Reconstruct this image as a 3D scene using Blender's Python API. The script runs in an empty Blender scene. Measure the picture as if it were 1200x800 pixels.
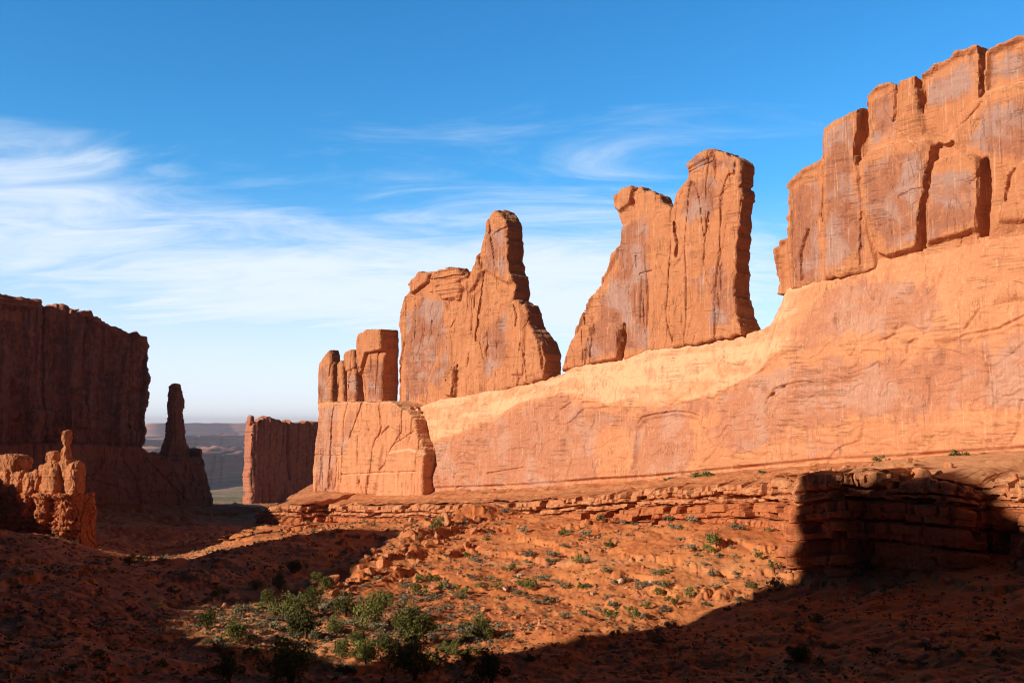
import bpy, math, random
import numpy as np
import openvdb as vdb
from mathutils import Vector

# ------------------------------------------------------------------ camera
SC = bpy.context.scene
COL = SC.collection
F = 1167.0                                   # focal length in pixels of a 1200 px wide picture
PITCH = math.atan(97.0 / F)
CP, SP = math.cos(PITCH), math.sin(PITCH)
cam = bpy.data.objects.new('camera', bpy.data.cameras.new('camera'))
COL.objects.link(cam)
cam.data.sensor_width = 36.0
cam.data.lens = 36.0 * F / 1200.0
cam.data.clip_start = 0.5
cam.data.clip_end = 60000.0
cam.rotation_euler = (math.radians(90) + PITCH, 0, 0)
SC.camera = cam

# ------------------------------------------------------------------ sky, sun, exposure
SUN_AZ, SUN_EL = math.radians(120), math.radians(22)      # azimuth counted from straight ahead to the left
SUN = np.array([-math.sin(SUN_AZ) * math.cos(SUN_EL), math.cos(SUN_AZ) * math.cos(SUN_EL), math.sin(SUN_EL)])
sun = bpy.data.objects.new('sun', bpy.data.lights.new('sun', 'SUN'))
COL.objects.link(sun)
sun.rotation_euler = Vector(SUN).to_track_quat('Z', 'Y').to_euler()
sun.data.energy = 4.8
sun.data.angle = math.radians(0.53)
sun.data.color = (1.0, 0.86, 0.72)

SC.view_settings.view_transform = 'Standard'
SC.view_settings.look = 'None'
SC.view_settings.gamma = 1.0
SC.view_settings.use_curve_mapping = False
SC.view_settings.exposure = 0.36
SC.cycles.filter_width = 1.1
SC.cycles.use_denoising = True
SC.cycles.volume_bounces = 0

W = bpy.data.worlds.new('World')
SC.world = W
W.use_nodes = True


class NT:
    """small helper round a node tree"""
    def __init__(s, tree):
        s.t = tree
        tree.nodes.clear()

    def n(s, typ, **kw):
        nd = s.t.nodes.new(typ)
        for k, v in kw.items():
            setattr(nd, k, v)
        return nd

    def put(s, sock, v):
        if isinstance(v, bpy.types.NodeSocket):
            s.t.links.new(v, sock)
        elif v is not None:
            sock.default_value = v

    def math(s, op, a, b=None, c=None, clamp=False):
        nd = s.n('ShaderNodeMath', operation=op, use_clamp=clamp)
        for i, v in enumerate((a, b, c)):
            s.put(nd.inputs[i], v)
        return nd.outputs[0]

    def noise(s, vec, scale=1.0, detail=4.0, rough=0.55, dist=0.0):
        nd = s.n('ShaderNodeTexNoise')
        s.put(nd.inputs['Vector'], vec)
        nd.inputs['Scale'].default_value = scale
        nd.inputs['Detail'].default_value = detail
        nd.inputs['Roughness'].default_value = rough
        nd.inputs['Distortion'].default_value = dist
        return nd.outputs['Fac']

    def mapping(s, vec, scale=(1, 1, 1), rot=(0, 0, 0), loc=(0, 0, 0)):
        nd = s.n('ShaderNodeMapping')
        s.put(nd.inputs['Vector'], vec)
        nd.inputs['Scale'].default_value = scale
        nd.inputs['Rotation'].default_value = rot
        nd.inputs['Location'].default_value = loc
        return nd.outputs[0]

    def step(s, v, a, b, lo=0.0, hi=1.0, mode='SMOOTHSTEP'):
        nd = s.n('ShaderNodeMapRange', interpolation_type=mode)
        s.put(nd.inputs['Value'], v)
        nd.inputs['From Min'].default_value = a
        nd.inputs['From Max'].default_value = b
        nd.inputs['To Min'].default_value = lo
        nd.inputs['To Max'].default_value = hi
        return nd.outputs['Result']

    def mix(s, fac, a, b, blend='MIX'):
        nd = s.n('ShaderNodeMix', data_type='RGBA', blend_type=blend)
        s.put(nd.inputs[0], fac)
        for sock, v in ((nd.inputs[6], a), (nd.inputs[7], b)):
            if isinstance(v, (tuple, list)) and len(v) == 3:
                v = (*v, 1.0)
            s.put(sock, v)
        return nd.outputs[2]

    def attr(s, name):
        return s.n('ShaderNodeAttribute', attribute_name=name).outputs['Fac']


def build_world():
    t = NT(W.node_tree)
    out = t.n('ShaderNodeOutputWorld')
    bg = t.n('ShaderNodeBackground')
    sky = t.n('ShaderNodeTexSky', sky_type='NISHITA')
    sky.sun_disc = False
    sky.sun_elevation = SUN_EL
    sky.sun_rotation = math.atan2(SUN[0], SUN[1])
    sky.altitude = 1400.0
    sky.air_density = 1.0
    sky.dust_density = 0.3
    sky.ozone_density = 2.0
    hsv = t.n('ShaderNodeHueSaturation')
    hsv.inputs['Saturation'].default_value = 1.32
    hsv.inputs['Value'].default_value = 1.0
    t.put(hsv.inputs['Color'], sky.outputs[0])
    # thin cirrus: noise on the direction, projected to a flat layer high above
    d = t.n('ShaderNodeTexCoord').outputs['Generated']
    sep = t.n('ShaderNodeSeparateXYZ')
    t.put(sep.inputs[0], d)
    x, y, z = sep.outputs
    zz = t.math('MAXIMUM', z, 0.0)
    den = t.math('ADD', zz, 0.16)
    cx, cy = t.math('DIVIDE', x, den), t.math('DIVIDE', y, den)
    comb = t.n('ShaderNodeCombineXYZ')
    t.put(comb.inputs[0], cx)
    t.put(comb.inputs[1], cy)
    p = comb.outputs[0]
    wisps = t.noise(t.mapping(p, (0.9, 2.1, 1), (0, 0, math.radians(24)), (3.1, 1.7, 0)), 2.1, 10, 0.64, 1.3)
    veil = t.noise(t.mapping(p, (0.8, 1.5, 1), (0, 0, math.radians(-14)), (0.4, 5.2, 0)), 1.1, 6, 0.55, 0.5)
    az = t.math('ARCTAN2', x, y)
    el = t.math('ARCSINE', z)

    def bump(a0, e0, sa, se):
        u = t.math('DIVIDE', t.math('SUBTRACT', az, math.radians(a0)), math.radians(sa))
        v = t.math('DIVIDE', t.math('SUBTRACT', el, math.radians(e0)), math.radians(se))
        r = t.math('ADD', t.math('MULTIPLY', u, u), t.math('MULTIPLY', v, v))
        return t.math('EXPONENT', t.math('MULTIPLY', r, -1.0))
    m = t.math('ADD', t.math('MULTIPLY', bump(-27, 12, 11, 4.2), 0.8), t.math('MULTIPLY', bump(-3, 7.5, 26, 3.8), 1.45))
    m = t.math('ADD', m, t.math('MULTIPLY', bump(-2, 15, 12, 4.0), 0.35))
    m = t.math('ADD', m, t.math('MULTIPLY', bump(8, 10, 8, 6.0), 0.35))
    c = t.math('ADD', t.math('MULTIPLY', wisps, 0.55), t.math('MULTIPLY', veil, 0.45))
    c = t.math('ADD', c, t.math('MULTIPLY', t.math('MINIMUM', m, 1.4), 0.38))
    cov = t.step(c, 0.58, 1.05, 0.0, 0.88)
    low = t.step(el, math.radians(14), math.radians(1), 0.0, 0.74)
    cov = t.math('MAXIMUM', cov, low)
    # sky dimmed overhead so that shadows come out darker
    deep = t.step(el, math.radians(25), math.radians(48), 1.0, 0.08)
    blue = t.mix(1.0, hsv.outputs[0], t.mix(t.step(el, math.radians(1), math.radians(15)), (1.12, 1.12, 1.5), (0.84, 1.32, 1.38)), 'MULTIPLY')
    # and dimmed outside the quarter ahead, for the same darker shadows
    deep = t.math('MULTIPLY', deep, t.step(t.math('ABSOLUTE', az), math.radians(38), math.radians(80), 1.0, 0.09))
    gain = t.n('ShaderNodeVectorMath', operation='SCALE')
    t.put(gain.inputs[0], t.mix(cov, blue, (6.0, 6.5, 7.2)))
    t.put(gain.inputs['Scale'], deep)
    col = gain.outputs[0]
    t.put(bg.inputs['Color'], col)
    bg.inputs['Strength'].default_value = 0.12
    t.put(out.inputs['Surface'], bg.outputs[0])


build_world()

# ------------------------------------------------------------------ numpy helpers
RNG = np.random.default_rng(11)
R3 = RNG.random((64, 64, 64)).astype(np.float32)
R2 = RNG.random((256, 256)).astype(np.float32)


def n3(x, y, z):
    x, y, z = (np.asarray(v, np.float32) for v in (x, y, z))
    i, j, k = np.floor(x).astype(np.int32), np.floor(y).astype(np.int32), np.floor(z).astype(np.int32)
    a, b, c = x - i, y - j, z - k
    a, b, c = (v * v * (3 - 2 * v) for v in (a, b, c))
    i0, j0, k0 = i & 63, j & 63, k & 63
    i1, j1, k1 = (i + 1) & 63, (j + 1) & 63, (k + 1) & 63
    L = lambda p, q, s: p + (q - p) * s
    return L(L(L(R3[i0, j0, k0], R3[i1, j0, k0], a), L(R3[i0, j1, k0], R3[i1, j1, k0], a), b),
             L(L(R3[i0, j0, k1], R3[i1, j0, k1], a), L(R3[i0, j1, k1], R3[i1, j1, k1], a), b), c) * 2 - 1


def n2(x, y):
    x, y = np.asarray(x, np.float32), np.asarray(y, np.float32)
    i, j = np.floor(x).astype(np.int32), np.floor(y).astype(np.int32)
    a, b = x - i, y - j
    a, b = a * a * (3 - 2 * a), b * b * (3 - 2 * b)
    i0, j0, i1, j1 = i & 255, j & 255, (i + 1) & 255, (j + 1) & 255
    p = R2[i0, j0] + (R2[i1, j0] - R2[i0, j0]) * a
    q = R2[i0, j1] + (R2[i1, j1] - R2[i0, j1]) * a
    return (p + (q - p) * b) * 2 - 1


def fbm2(x, y, o=4, g=0.5):
    s, a, f = 0, 1.0, 1.0
    for k in range(o):
        s = s + a * n2(x * f + 17.3 * k, y * f - 9.1 * k)
        a *= g
        f *= 2.03
    return s


def fbm3(x, y, z, o=4, g=0.5):
    s, a, f = 0, 1.0, 1.0
    for k in range(o):
        s = s + a * n3(x * f + 7.7 * k, y * f - 3.1 * k, z * f + 5.9 * k)
        a *= g
        f *= 2.03
    return s


def cells(x, y, seed=0):
    """jittered cell pattern: (random value of the nearest cell, distance to its border)"""
    x, y = np.asarray(x, np.float32), np.asarray(y, np.float32)
    i, j = np.floor(x).astype(np.int32), np.floor(y).astype(np.int32)
    d1 = np.full(x.shape, 9.0, np.float32)
    d2 = d1.copy()
    val = np.zeros(x.shape, np.float32)
    for di in (-1, 0, 1):
        for dj in (-1, 0, 1):
            a, b = (i + di + seed * 31) & 255, (j + dj + seed * 57) & 255
            px, py = i + di + R2[a, b], j + dj + R2[(b + 91) & 255, (a + 13) & 255]
            d = np.hypot(px - x, py - y)
            near = d < d1
            d2 = np.where(near, d1, np.minimum(d2, d))
            val = np.where(near, R2[(a + 77) & 255, (b + 41) & 255], val)
            d1 = np.where(near, d, d1)
    return val, d2 - d1


def sst(x, a, b):
    t = np.clip((x - a) / (b - a), 0, 1)
    return t * t * (3 - 2 * t)


def poly_sd(x, y, P):
    """signed distance to a closed polygon, negative inside"""
    P = np.asarray(P, np.float64)
    d = np.full(x.shape, 1e18)
    s = np.zeros(x.shape, bool)
    for k in range(len(P)):
        ax, ay = P[k]
        bx, by = P[k - 1]
        ex, ey = bx - ax, by - ay
        wx, wy = x - ax, y - ay
        h = np.clip((wx * ex + wy * ey) / max(ex * ex + ey * ey, 1e-9), 0, 1)
        d = np.minimum(d, (wx - ex * h) ** 2 + (wy - ey * h) ** 2)
        if abs(ey) > 1e-9:
            c = ((ay > y) != (by > y)) & (x < ex * (y - ay) / ey + ax)
            s ^= c
    d = np.sqrt(d)
    return np.where(s, -d, d)


def line_d(x, y, P):
    P = np.asarray(P, np.float64)
    d = np.full(x.shape, 1e18)
    for k in range(len(P) - 1):
        ax, ay = P[k]
        ex, ey = P[k + 1] - P[k]
        wx, wy = x - ax, y - ay
        h = np.clip((wx * ex + wy * ey) / max(ex * ex + ey * ey, 1e-9), 0, 1)
        d = np.minimum(d, (wx - ex * h) ** 2 + (wy - ey * h) ** 2)
    return np.sqrt(d)


def ray(px, py):
    r, u = (px - 600.0) / F, (400.0 - py) / F
    return np.array([r, CP - u * SP, SP + u * CP])


def at(px, py, d):
    v = ray(px, py)
    return v * (d / v[1])


# the fins of the canyon all run the same way: e along the fin, nrm out of its sunlit side
E = np.array([-0.67, 0.742])
E = E / np.linalg.norm(E)
N = np.array([-E[1], E[0]])
OW = np.array([118.0, 230.0])


class Frame:
    """a vertical plane: u along it, w out of it towards the viewer, z up"""
    def __init__(s, o, e):
        s.o = np.asarray(o, float)
        s.e = np.asarray(e, float) / np.linalg.norm(e)
        s.n = np.array([-s.e[1], s.e[0]])

    def uz(s, px, py, w=0.0):
        v = ray(px, py)
        t = (np.dot(s.o, s.n) + w) / np.dot(v[:2], s.n)
        p = v * t
        return np.array([np.dot(p[:2] - s.o, s.e), p[2]])

    def pts(s, P, w=0.0):
        return np.array([s.uz(a, b, w) for a, b in P])

    def world(s, u, w, z):
        return np.stack([s.o[0] + s.e[0] * u + s.n[0] * w, s.o[1] + s.e[1] * u + s.n[1] * w, z], -1)


WALL = Frame(OW, E)
ENDF = Frame((-189.0, 520.0), (-E[1], E[0]))      # end faces of the western fins, turned to the viewer

# ------------------------------------------------------------------ mesh helpers


def link(name, me, parent=None, mat=None):
    o = bpy.data.objects.new(name, me)
    COL.objects.link(o)
    if parent is not None:
        o.parent = parent
        o.location = -parent.location        # meshes are written in world coordinates
    if mat is not None and me is not None:
        me.materials.append(mat)
    return o


def tag(o, label=None, cat=None, group=None, kind=None):
    for k, v in (('label', label), ('category', cat), ('group', group), ('kind', kind)):
        if v:
            o[k] = v
    return o


def empty(name, loc=(0, 0, 0), **kw):
    o = link(name, None)
    o.location = loc
    o.empty_display_size = 0.5
    return tag(o, **kw)


def mesh(name, V, Q, attrs=None, smooth=True):
    me = bpy.data.meshes.new(name)
    V = np.ascontiguousarray(V, np.float32)
    Q = np.ascontiguousarray(Q, np.int32)
    nf, k = Q.shape
    me.vertices.add(len(V))
    me.vertices.foreach_set('co', V.ravel())
    me.loops.add(nf * k)
    me.loops.foreach_set('vertex_index', Q.ravel())
    me.polygons.add(nf)
    me.polygons.foreach_set('loop_start', np.arange(0, nf * k, k, dtype=np.int32))
    me.polygons.foreach_set('use_smooth', np.full(nf, smooth, bool))
    for a, v in (attrs or {}).items():
        at_ = me.attributes.new(a, 'FLOAT', 'POINT')
        at_.data.foreach_set('value', np.ascontiguousarray(v, np.float32))
    me.update(calc_edges=True)
    me.validate()
    return me


def vnormals(V, Q):
    a = V[Q[:, 2]] - V[Q[:, 0]]
    b = V[Q[:, 3]] - V[Q[:, 1]]
    fn = np.cross(a, b)
    nv = np.zeros_like(V)
    for k in range(4):
        for c in range(3):
            nv[:, c] += np.bincount(Q[:, k], fn[:, c], len(V))
    return nv / np.maximum(np.linalg.norm(nv, axis=1, keepdims=True), 1e-9)


def grid_quads(r, c):
    i = np.arange((r - 1) * c).reshape(r - 1, c)[:, :-1].ravel()
    return np.stack([i, i + 1, i + c + 1, i + c], 1)


def sdf_mesh(D, org, vox):
    g = vdb.FloatGrid(float(D.max()))
    g.copyFromArray(np.ascontiguousarray(D, np.float32))
    p, q = g.convertToQuads(isovalue=0.0)
    return p.astype(np.float64) * vox + np.asarray(org), q.astype(np.int32)


def rmax(a, b, r):
    qa, qb = np.maximum(a + r, 0), np.maximum(b + r, 0)
    return np.hypot(qa, qb) - r + np.minimum(np.maximum(a + r, b + r), 0)


def rock_disp(P, nv, amp=1.0, sc=1.0, seed=0.0):
    """weathered sandstone: flutes, spalled plates, bedding and grain, along the normals"""
    u, w, z = (P[:, 0] + seed), P[:, 1], P[:, 2]
    h = u + w * 0.83
    wu = h + 1.6 * n2(h / 5, z / 7)
    wz = z + 2.0 * n2(h / 6 + 9, z / 6)
    c1, e1 = cells(wu / (4.2 * sc), wz / (7.5 * sc), 1)
    c2, e2 = cells(wu / (1.7 * sc) + 31, wz / (2.6 * sc), 2)
    d = 0.42 * (c1 - 0.5) + 0.20 * (c2 - 0.5)
    d -= 0.28 * (1 - sst(e1, 0.0, 0.10)) * (n2(h / 9, z / 11) > 0.05)
    d += 0.50 * fbm3(u / (9 * sc), w / (9 * sc), z / (20 * sc), 3)
    d += 0.16 * fbm3(u / (1.8 * sc), w / (1.8 * sc), z / (2.4 * sc), 3)
    bed = n2(z / (1.1 * sc) + 40, h / 60) + 0.6 * n2(z / (0.5 * sc), h / 40 + 5)
    d += 0.14 * bed * sst(n2(h / 30, z / 9 + 3), -0.3, 0.5)
    return P + nv * (amp * d)[:, None]


def rocky(name, fr, D, org, vox, mat, parent=None, amp=1.0, sc=1.0, seed=0.0, paint=None):
    """mesh a distance field given on a (u, w, z) grid, weather it and place it"""
    P, Q = sdf_mesh(D, org, vox)
    nv = vnormals(P, Q)
    base = P
    P = rock_disp(P, nv, amp, sc, seed)
    attrs = {'varnish': np.zeros(len(P)), 'pale': np.zeros(len(P))}
    if paint:
        attrs.update(paint(base[:, 0], base[:, 1], base[:, 2], nv))
    me = mesh(name, fr.world(P[:, 0], P[:, 1], P[:, 2]), Q, attrs, False)
    return link(name, me, parent, mat)


def fin(name, fr, outline, w0, thick, vox, mat, parent=None, relief=None, back=None, r=1.6, amp=1.0, sc=1.0,
        seed=0.0, paint=None, flute=0.9, wmax=8.0, edge=0.5, extra=None, px=True, joint=1.0):
    """a slab of rock whose face follows OUTLINE (picture points thrown on the plane w0), THICK metres deep"""
    P = fr.pts(outline, w0) if px else np.asarray(outline, float)
    pad = 3.0
    u0, u1 = P[:, 0].min() - pad, P[:, 0].max() + pad
    z0, z1 = P[:, 1].min() - pad, P[:, 1].max() + pad
    wa, wb = w0 - thick - pad - 2, w0 + wmax
    us, ws, zs = np.arange(u0, u1, vox), np.arange(wa, wb, vox), np.arange(z0, z1, vox)
    U, Z = np.meshgrid(us, zs, indexing='ij')
    d2 = poly_sd(U, Z, P) + edge * (fbm2(U / 3.1 + seed, Z / 2.3, 3) + 1.5 * (cells(U / 3.3 + seed, Z / 2.7, 9)[0] - 0.5) + 0.7 * (cells(U / 1.3 + seed, Z / 1.2, 4)[0] - 0.5))
    f = flute * (fbm2(U / 7.0 + seed, Z / 34.0, 3) + 0.35 * fbm2(U / 2.4, Z / 15.0 + seed, 2))
    jn = fbm2(U / 6.5 + seed * 1.7, Z / 48.0 + seed, 3)
    f = f - joint * np.exp(-(jn / 0.05) ** 2) * sst(n2(U / 14 + seed, Z / 22 + 7), -0.25, 0.2)
    if relief:
        f = f + relief(U, Z)
    tb = (back(U, Z) if back else 0.0) + 0.8 * fbm2(U / 6 + 50, Z / 14 + seed, 2)
    Wg = ws[None, :, None]
    fw, bw = (w0 + f)[:, None, :], (w0 - thick - tb)[:, None, :]
    D = rmax(d2[:, None, :] + 0.10 * (Wg - w0) * 0, np.maximum(Wg - fw, bw - Wg), r).astype(np.float32)
    if extra:
        D = extra(D, us, ws, zs)
    return rocky(name, fr, D, (u0, wa, z0), vox, mat, parent, amp, sc, seed, paint)


def bump_poly(fr, P, w, h, soft):
    P = fr.pts(P, w)
    return lambda U, Z: h * sst(-poly_sd(U, Z, P), -soft * 0.3, soft)


def crack(fr, P, w, depth, width):
    P = fr.pts(P, w)
    return lambda U, Z: -depth * (1 - sst(line_d(U + 0.3 * n2(U / 1.5, Z / 1.5), Z, P), width * 0.35, width))


def relief_sum(*fs):
    return lambda U, Z: sum(f(U, Z) for f in fs)


# ------------------------------------------------------------------ materials
def sandstone(name, base=(0.60, 0.255, 0.122), dark=(0.44, 0.185, 0.11), grey=(0.47, 0.265, 0.195),
              pale=(0.78, 0.47, 0.27), bump=0.6, runs=0.5):
    m = bpy.data.materials.new(name)
    m.use_nodes = True
    t = NT(m.node_tree)
    out = t.n('ShaderNodeOutputMaterial')
    bs = t.n('ShaderNodeBsdfPrincipled')
    bs.inputs['Roughness'].default_value = 0.92
    bs.inputs['Specular IOR Level'].default_value = 0.15
    pos = t.n('ShaderNodeTexCoord').outputs['Object']
    big = t.noise(pos, 0.045, 5, 0.6, 0.4)
    mid = t.noise(pos, 0.35, 6, 0.62, 0.3)
    fine = t.noise(pos, 2.2, 5, 0.65)
    streak = t.noise(t.mapping(pos, (0.55, 0.55, 0.022)), 1.0, 6, 0.62, 0.25)
    thin = t.noise(t.mapping(pos, (2.1, 2.1, 0.06)), 1.0, 4, 0.6, 0.1)
    beds = t.noise(t.mapping(pos, (0.03, 0.03, 0.9), (math.radians(4), math.radians(-3), 0)), 1.0, 5, 0.6, 0.3)
    c = t.mix(t.step(big, 0.35, 0.65), base, tuple(v * f for v, f in zip(base, (1.08, 1.16, 1.2))))
    c = t.mix(t.step(mid, 0.42, 0.72, 0, 0.45), c, tuple(v * f for v, f in zip(base, (0.80, 0.74, 0.72))))
    c = t.mix(t.step(beds, 0.48, 0.7, 0, 0.35), c, tuple(v * f for v, f in zip(base, (0.82, 0.78, 0.85))))
    # pale bare rock
    pl = t.math('ADD', t.attr('pale'), t.math('MULTIPLY', t.math('SUBTRACT', mid, 0.5), 0.9))
    pl = t.math('MULTIPLY', t.step(pl, 0.32, 0.72), t.step(t.attr('pale'), 0.0, 0.3))
    c = t.mix(t.math('MULTIPLY', pl, 0.85), c, pale)
    # desert varnish: patches with ragged borders and runs of water down the face
    v = t.attr('varnish')
    k = t.math('ADD', v, t.math('MULTIPLY', t.math('SUBTRACT', mid, 0.5), 1.1))
    k = t.math('ADD', k, t.math('MULTIPLY', t.math('SUBTRACT', streak, 0.5), 0.9))
    k = t.math('MULTIPLY', t.step(k, 0.36, 0.74), t.step(v, 0.0, 0.25))
    tone = t.mix(t.step(t.noise(pos, 0.09, 4, 0.55, 0.5), 0.45, 0.6), dark, grey)
    c = t.mix(t.math('MULTIPLY', k, t.step(fine, 0.2, 0.6, 0.55, 0.9)), c, tone)
    c = t.mix(t.step(streak, 0.52, 0.70, 0, runs), c, tuple(a * f for a, f in zip(base, (0.62, 0.58, 0.68) if runs < 0.6 else (0.30, 0.27, 0.32))))
    c = t.mix(t.math('MULTIPLY', t.step(thin, 0.53, 0.72, 0, 0.5), t.step(streak, 0.36, 0.52)), c, pale)
    c = t.mix(t.step(fine, 0.35, 0.7, 0.0, 0.28), c, tuple(a * 0.55 for a in base))
    seam = t.math('ABSOLUTE', t.math('SUBTRACT', t.noise(t.mapping(pos, (0.035, 0.035, 0.62), (math.radians(5), math.radians(-4), 0)), 1.0, 7, 0.66, 0.35), 0.5))
    seam = t.math('MULTIPLY', t.step(seam, 0.0, 0.016, 1.0, 0.0), t.step(t.noise(pos, 0.10, 3, 0.5), 0.52, 0.62))
    joint = t.math('ABSOLUTE', t.math('SUBTRACT', t.noise(t.mapping(pos, (0.22, 0.22, 0.03)), 1.0, 5, 0.6, 0.5), 0.5))
    joint = t.math('MULTIPLY', t.step(joint, 0.0, 0.010, 1.0, 0.0), t.step(t.noise(pos, 0.10, 3, 0.5), 0.48, 0.38))
    lines = t.math('MAXIMUM', seam, joint)
    c = t.mix(t.math('MULTIPLY', lines, 0.36), c, tuple(a * 0.38 for a in base))
    pit = t.step(t.noise(t.mapping(pos, (1.0, 1.0, 0.6)), 1.3, 5, 0.7), 0.60, 0.70)
    c = t.mix(t.math('MULTIPLY', pit, 0.35), c, tuple(a * 0.5 for a in base))
    lit = t.step(t.noise(t.mapping(pos, (1.0, 1.0, 1.7)), 0.55, 6, 0.68, 0.6), 0.56, 0.68)  # paler patches spread by noise
    c = t.mix(t.math('MULTIPLY', lit, 0.35), c, tuple(min(1, a * f) for a, f in zip(base, (1.2, 1.45, 1.8))))
    t.put(bs.inputs['Base Color'], c)
    hgt = t.math('ADD', t.math('MULTIPLY', mid, 0.55), t.math('MULTIPLY', fine, 0.22))
    hgt = t.math('ADD', hgt, t.math('MULTIPLY', beds, 0.18))
    hgt = t.math('ADD', hgt, t.math('MULTIPLY', t.noise(pos, 8.0, 3, 0.6), 0.07))
    hgt = t.math('SUBTRACT', hgt, t.math('MULTIPLY', lines, 0.35))
    b = t.n('ShaderNodeBump')
    b.inputs['Strength'].default_value = bump
    b.inputs['Distance'].default_value = 1.2
    t.put(b.inputs['Height'], hgt)
    t.put(bs.inputs['Normal'], b.outputs[0])
    t.put(out.inputs['Surface'], bs.outputs[0])
    return m


def soil_mat():
    m = bpy.data.materials.new('red_soil')
    m.use_nodes = True
    t = NT(m.node_tree)
    out = t.n('ShaderNodeOutputMaterial')
    bs = t.n('ShaderNodeBsdfPrincipled')
    bs.inputs['Roughness'].default_value = 0.95
    bs.inputs['Specular IOR Level'].default_value = 0.1
    pos = t.n('ShaderNodeTexCoord').outputs['Object']
    big = t.noise(pos, 0.03, 5, 0.6, 0.6)
    mid = t.noise(pos, 0.22, 6, 0.65, 0.4)
    fine = t.noise(pos, 1.6, 6, 0.7)
    c = t.mix(t.step(big, 0.38, 0.64), (0.55, 0.172, 0.055), (0.61, 0.235, 0.083))
    c = t.mix(t.step(mid, 0.46, 0.7, 0, 0.65), c, (0.38, 0.098, 0.036))
    c = t.mix(t.step(t.attr('pale'), 0.1, 0.9, 0, 0.75), c, (0.60, 0.31, 0.15))
    c = t.mix(t.math('MULTIPLY', t.step(fine, 0.54, 0.72), 0.5), c, (0.30, 0.10, 0.05))
    c = t.mix(t.math('MULTIPLY', t.step(t.noise(pos, 2.6, 5, 0.75), 0.57, 0.68), 0.6), c, (0.60, 0.36, 0.23))
    c = t.mix(t.math('MULTIPLY', t.step(t.noise(pos, 0.11, 5, 0.7, 0.5), 0.54, 0.64), 0.45), c, (0.40, 0.16, 0.095))
    far = t.attr('far')
    c = t.mix(far, c, t.mix(t.step(t.noise(pos, 0.006, 6, 0.65), 0.4, 0.62), (0.42, 0.24, 0.14), (0.16, 0.17, 0.075)))
    t.put(bs.inputs['Base Color'], c)
    h = t.math('ADD', t.math('MULTIPLY', mid, 0.5), t.math('MULTIPLY', fine, 0.32))
    h = t.math('ADD', h, t.math('MULTIPLY', t.noise(pos, 6.0, 4, 0.65), 0.12))
    b = t.n('ShaderNodeBump')
    b.inputs['Strength'].default_value = 0.5
    b.inputs['Distance'].default_value = 1.0
    t.put(b.inputs['Height'], h)
    t.put(bs.inputs['Normal'], b.outputs[0])
    t.put(out.inputs['Surface'], bs.outputs[0])
    return m


def far_mat():
    m = bpy.data.materials.new('far_desert_rock')
    m.use_nodes = True
    t = NT(m.node_tree)
    out = t.n('ShaderNodeOutputMaterial')
    bs = t.n('ShaderNodeBsdfPrincipled')
    bs.inputs['Roughness'].default_value = 0.95
    pos = t.n('ShaderNodeTexCoord').outputs['Object']
    bands = t.noise(t.mapping(pos, (0.0006, 0.0006, 0.06)), 1.0, 5, 0.65, 0.2)
    flat = t.noise(t.mapping(pos, (0.0022, 0.0011, 0.02)), 1.0, 9, 0.68, 0.4)
    c = t.mix(t.step(bands, 0.40, 0.60), (0.50, 0.22, 0.14), (0.34, 0.14, 0.10))
    c = t.mix(t.step(flat, 0.50, 0.60, 0, 0.6), c, (0.15, 0.13, 0.075))
    c = t.mix(t.step(flat, 0.44, 0.36, 0, 0.8), c, (0.66, 0.42, 0.28))
    t.put(bs.inputs['Base Color'], c)
    t.put(out.inputs['Surface'], bs.outputs[0])
    return m


def plain(name, col, var=0.3, rough=0.9, per_object=True, trans=0.0):
    m = bpy.data.materials.new(name)
    m.use_nodes = True
    t = NT(m.node_tree)
    out = t.n('ShaderNodeOutputMaterial')
    bs = t.n('ShaderNodeBsdfPrincipled')
    bs.inputs['Roughness'].default_value = rough
    bs.inputs['Specular IOR Level'].default_value = 0.15
    pos = t.n('ShaderNodeTexCoord').outputs['Object']
    f = t.noise(pos, 2.4, 4, 0.6)
    if per_object:
        rnd = t.n('ShaderNodeObjectInfo').outputs['Random']
        f = t.math('ADD', t.math('MULTIPLY', f, 0.6), t.math('MULTIPLY', rnd, 0.4))
    c = t.mix(t.step(f, 0.25, 0.75), tuple(v * (1 - var) for v in col), tuple(min(1, v * (1 + var)) for v in col))
    t.put(bs.inputs['Base Color'], c)
    t.put(out.inputs['Surface'], bs.outputs[0])
    return m


M_WALL = sandstone('sandstone')
M_UP = sandstone('varnished_sandstone', base=(0.51, 0.205, 0.092), dark=(0.31, 0.125, 0.078), grey=(0.37, 0.25, 0.225))
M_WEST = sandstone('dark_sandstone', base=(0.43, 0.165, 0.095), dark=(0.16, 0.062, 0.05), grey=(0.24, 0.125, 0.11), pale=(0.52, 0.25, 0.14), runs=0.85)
M_LEDGE = sandstone('red_ledge_rock', base=(0.46, 0.148, 0.054), dark=(0.30, 0.095, 0.045), grey=(0.36, 0.19, 0.14),
                    pale=(0.62, 0.32, 0.16), bump=0.55)
M_BOULDER = sandstone('boulder_rock', base=(0.52, 0.20, 0.082), dark=(0.3, 0.12, 0.07), bump=0.5)
M_WHITE = plain('white_rock', (0.52, 0.37, 0.27), 0.2)
M_FAR = far_mat()
M_SOIL = soil_mat()
M_SAGE = plain('sage_leaf', (0.23, 0.205, 0.125), 0.45)
M_GREEN = plain('green_leaf', (0.17, 0.17, 0.045), 0.35)
M_JUN = plain('juniper_leaf', (0.125, 0.125, 0.032), 0.5)
M_BARK = plain('bark', (0.16, 0.10, 0.065), 0.3)

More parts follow.
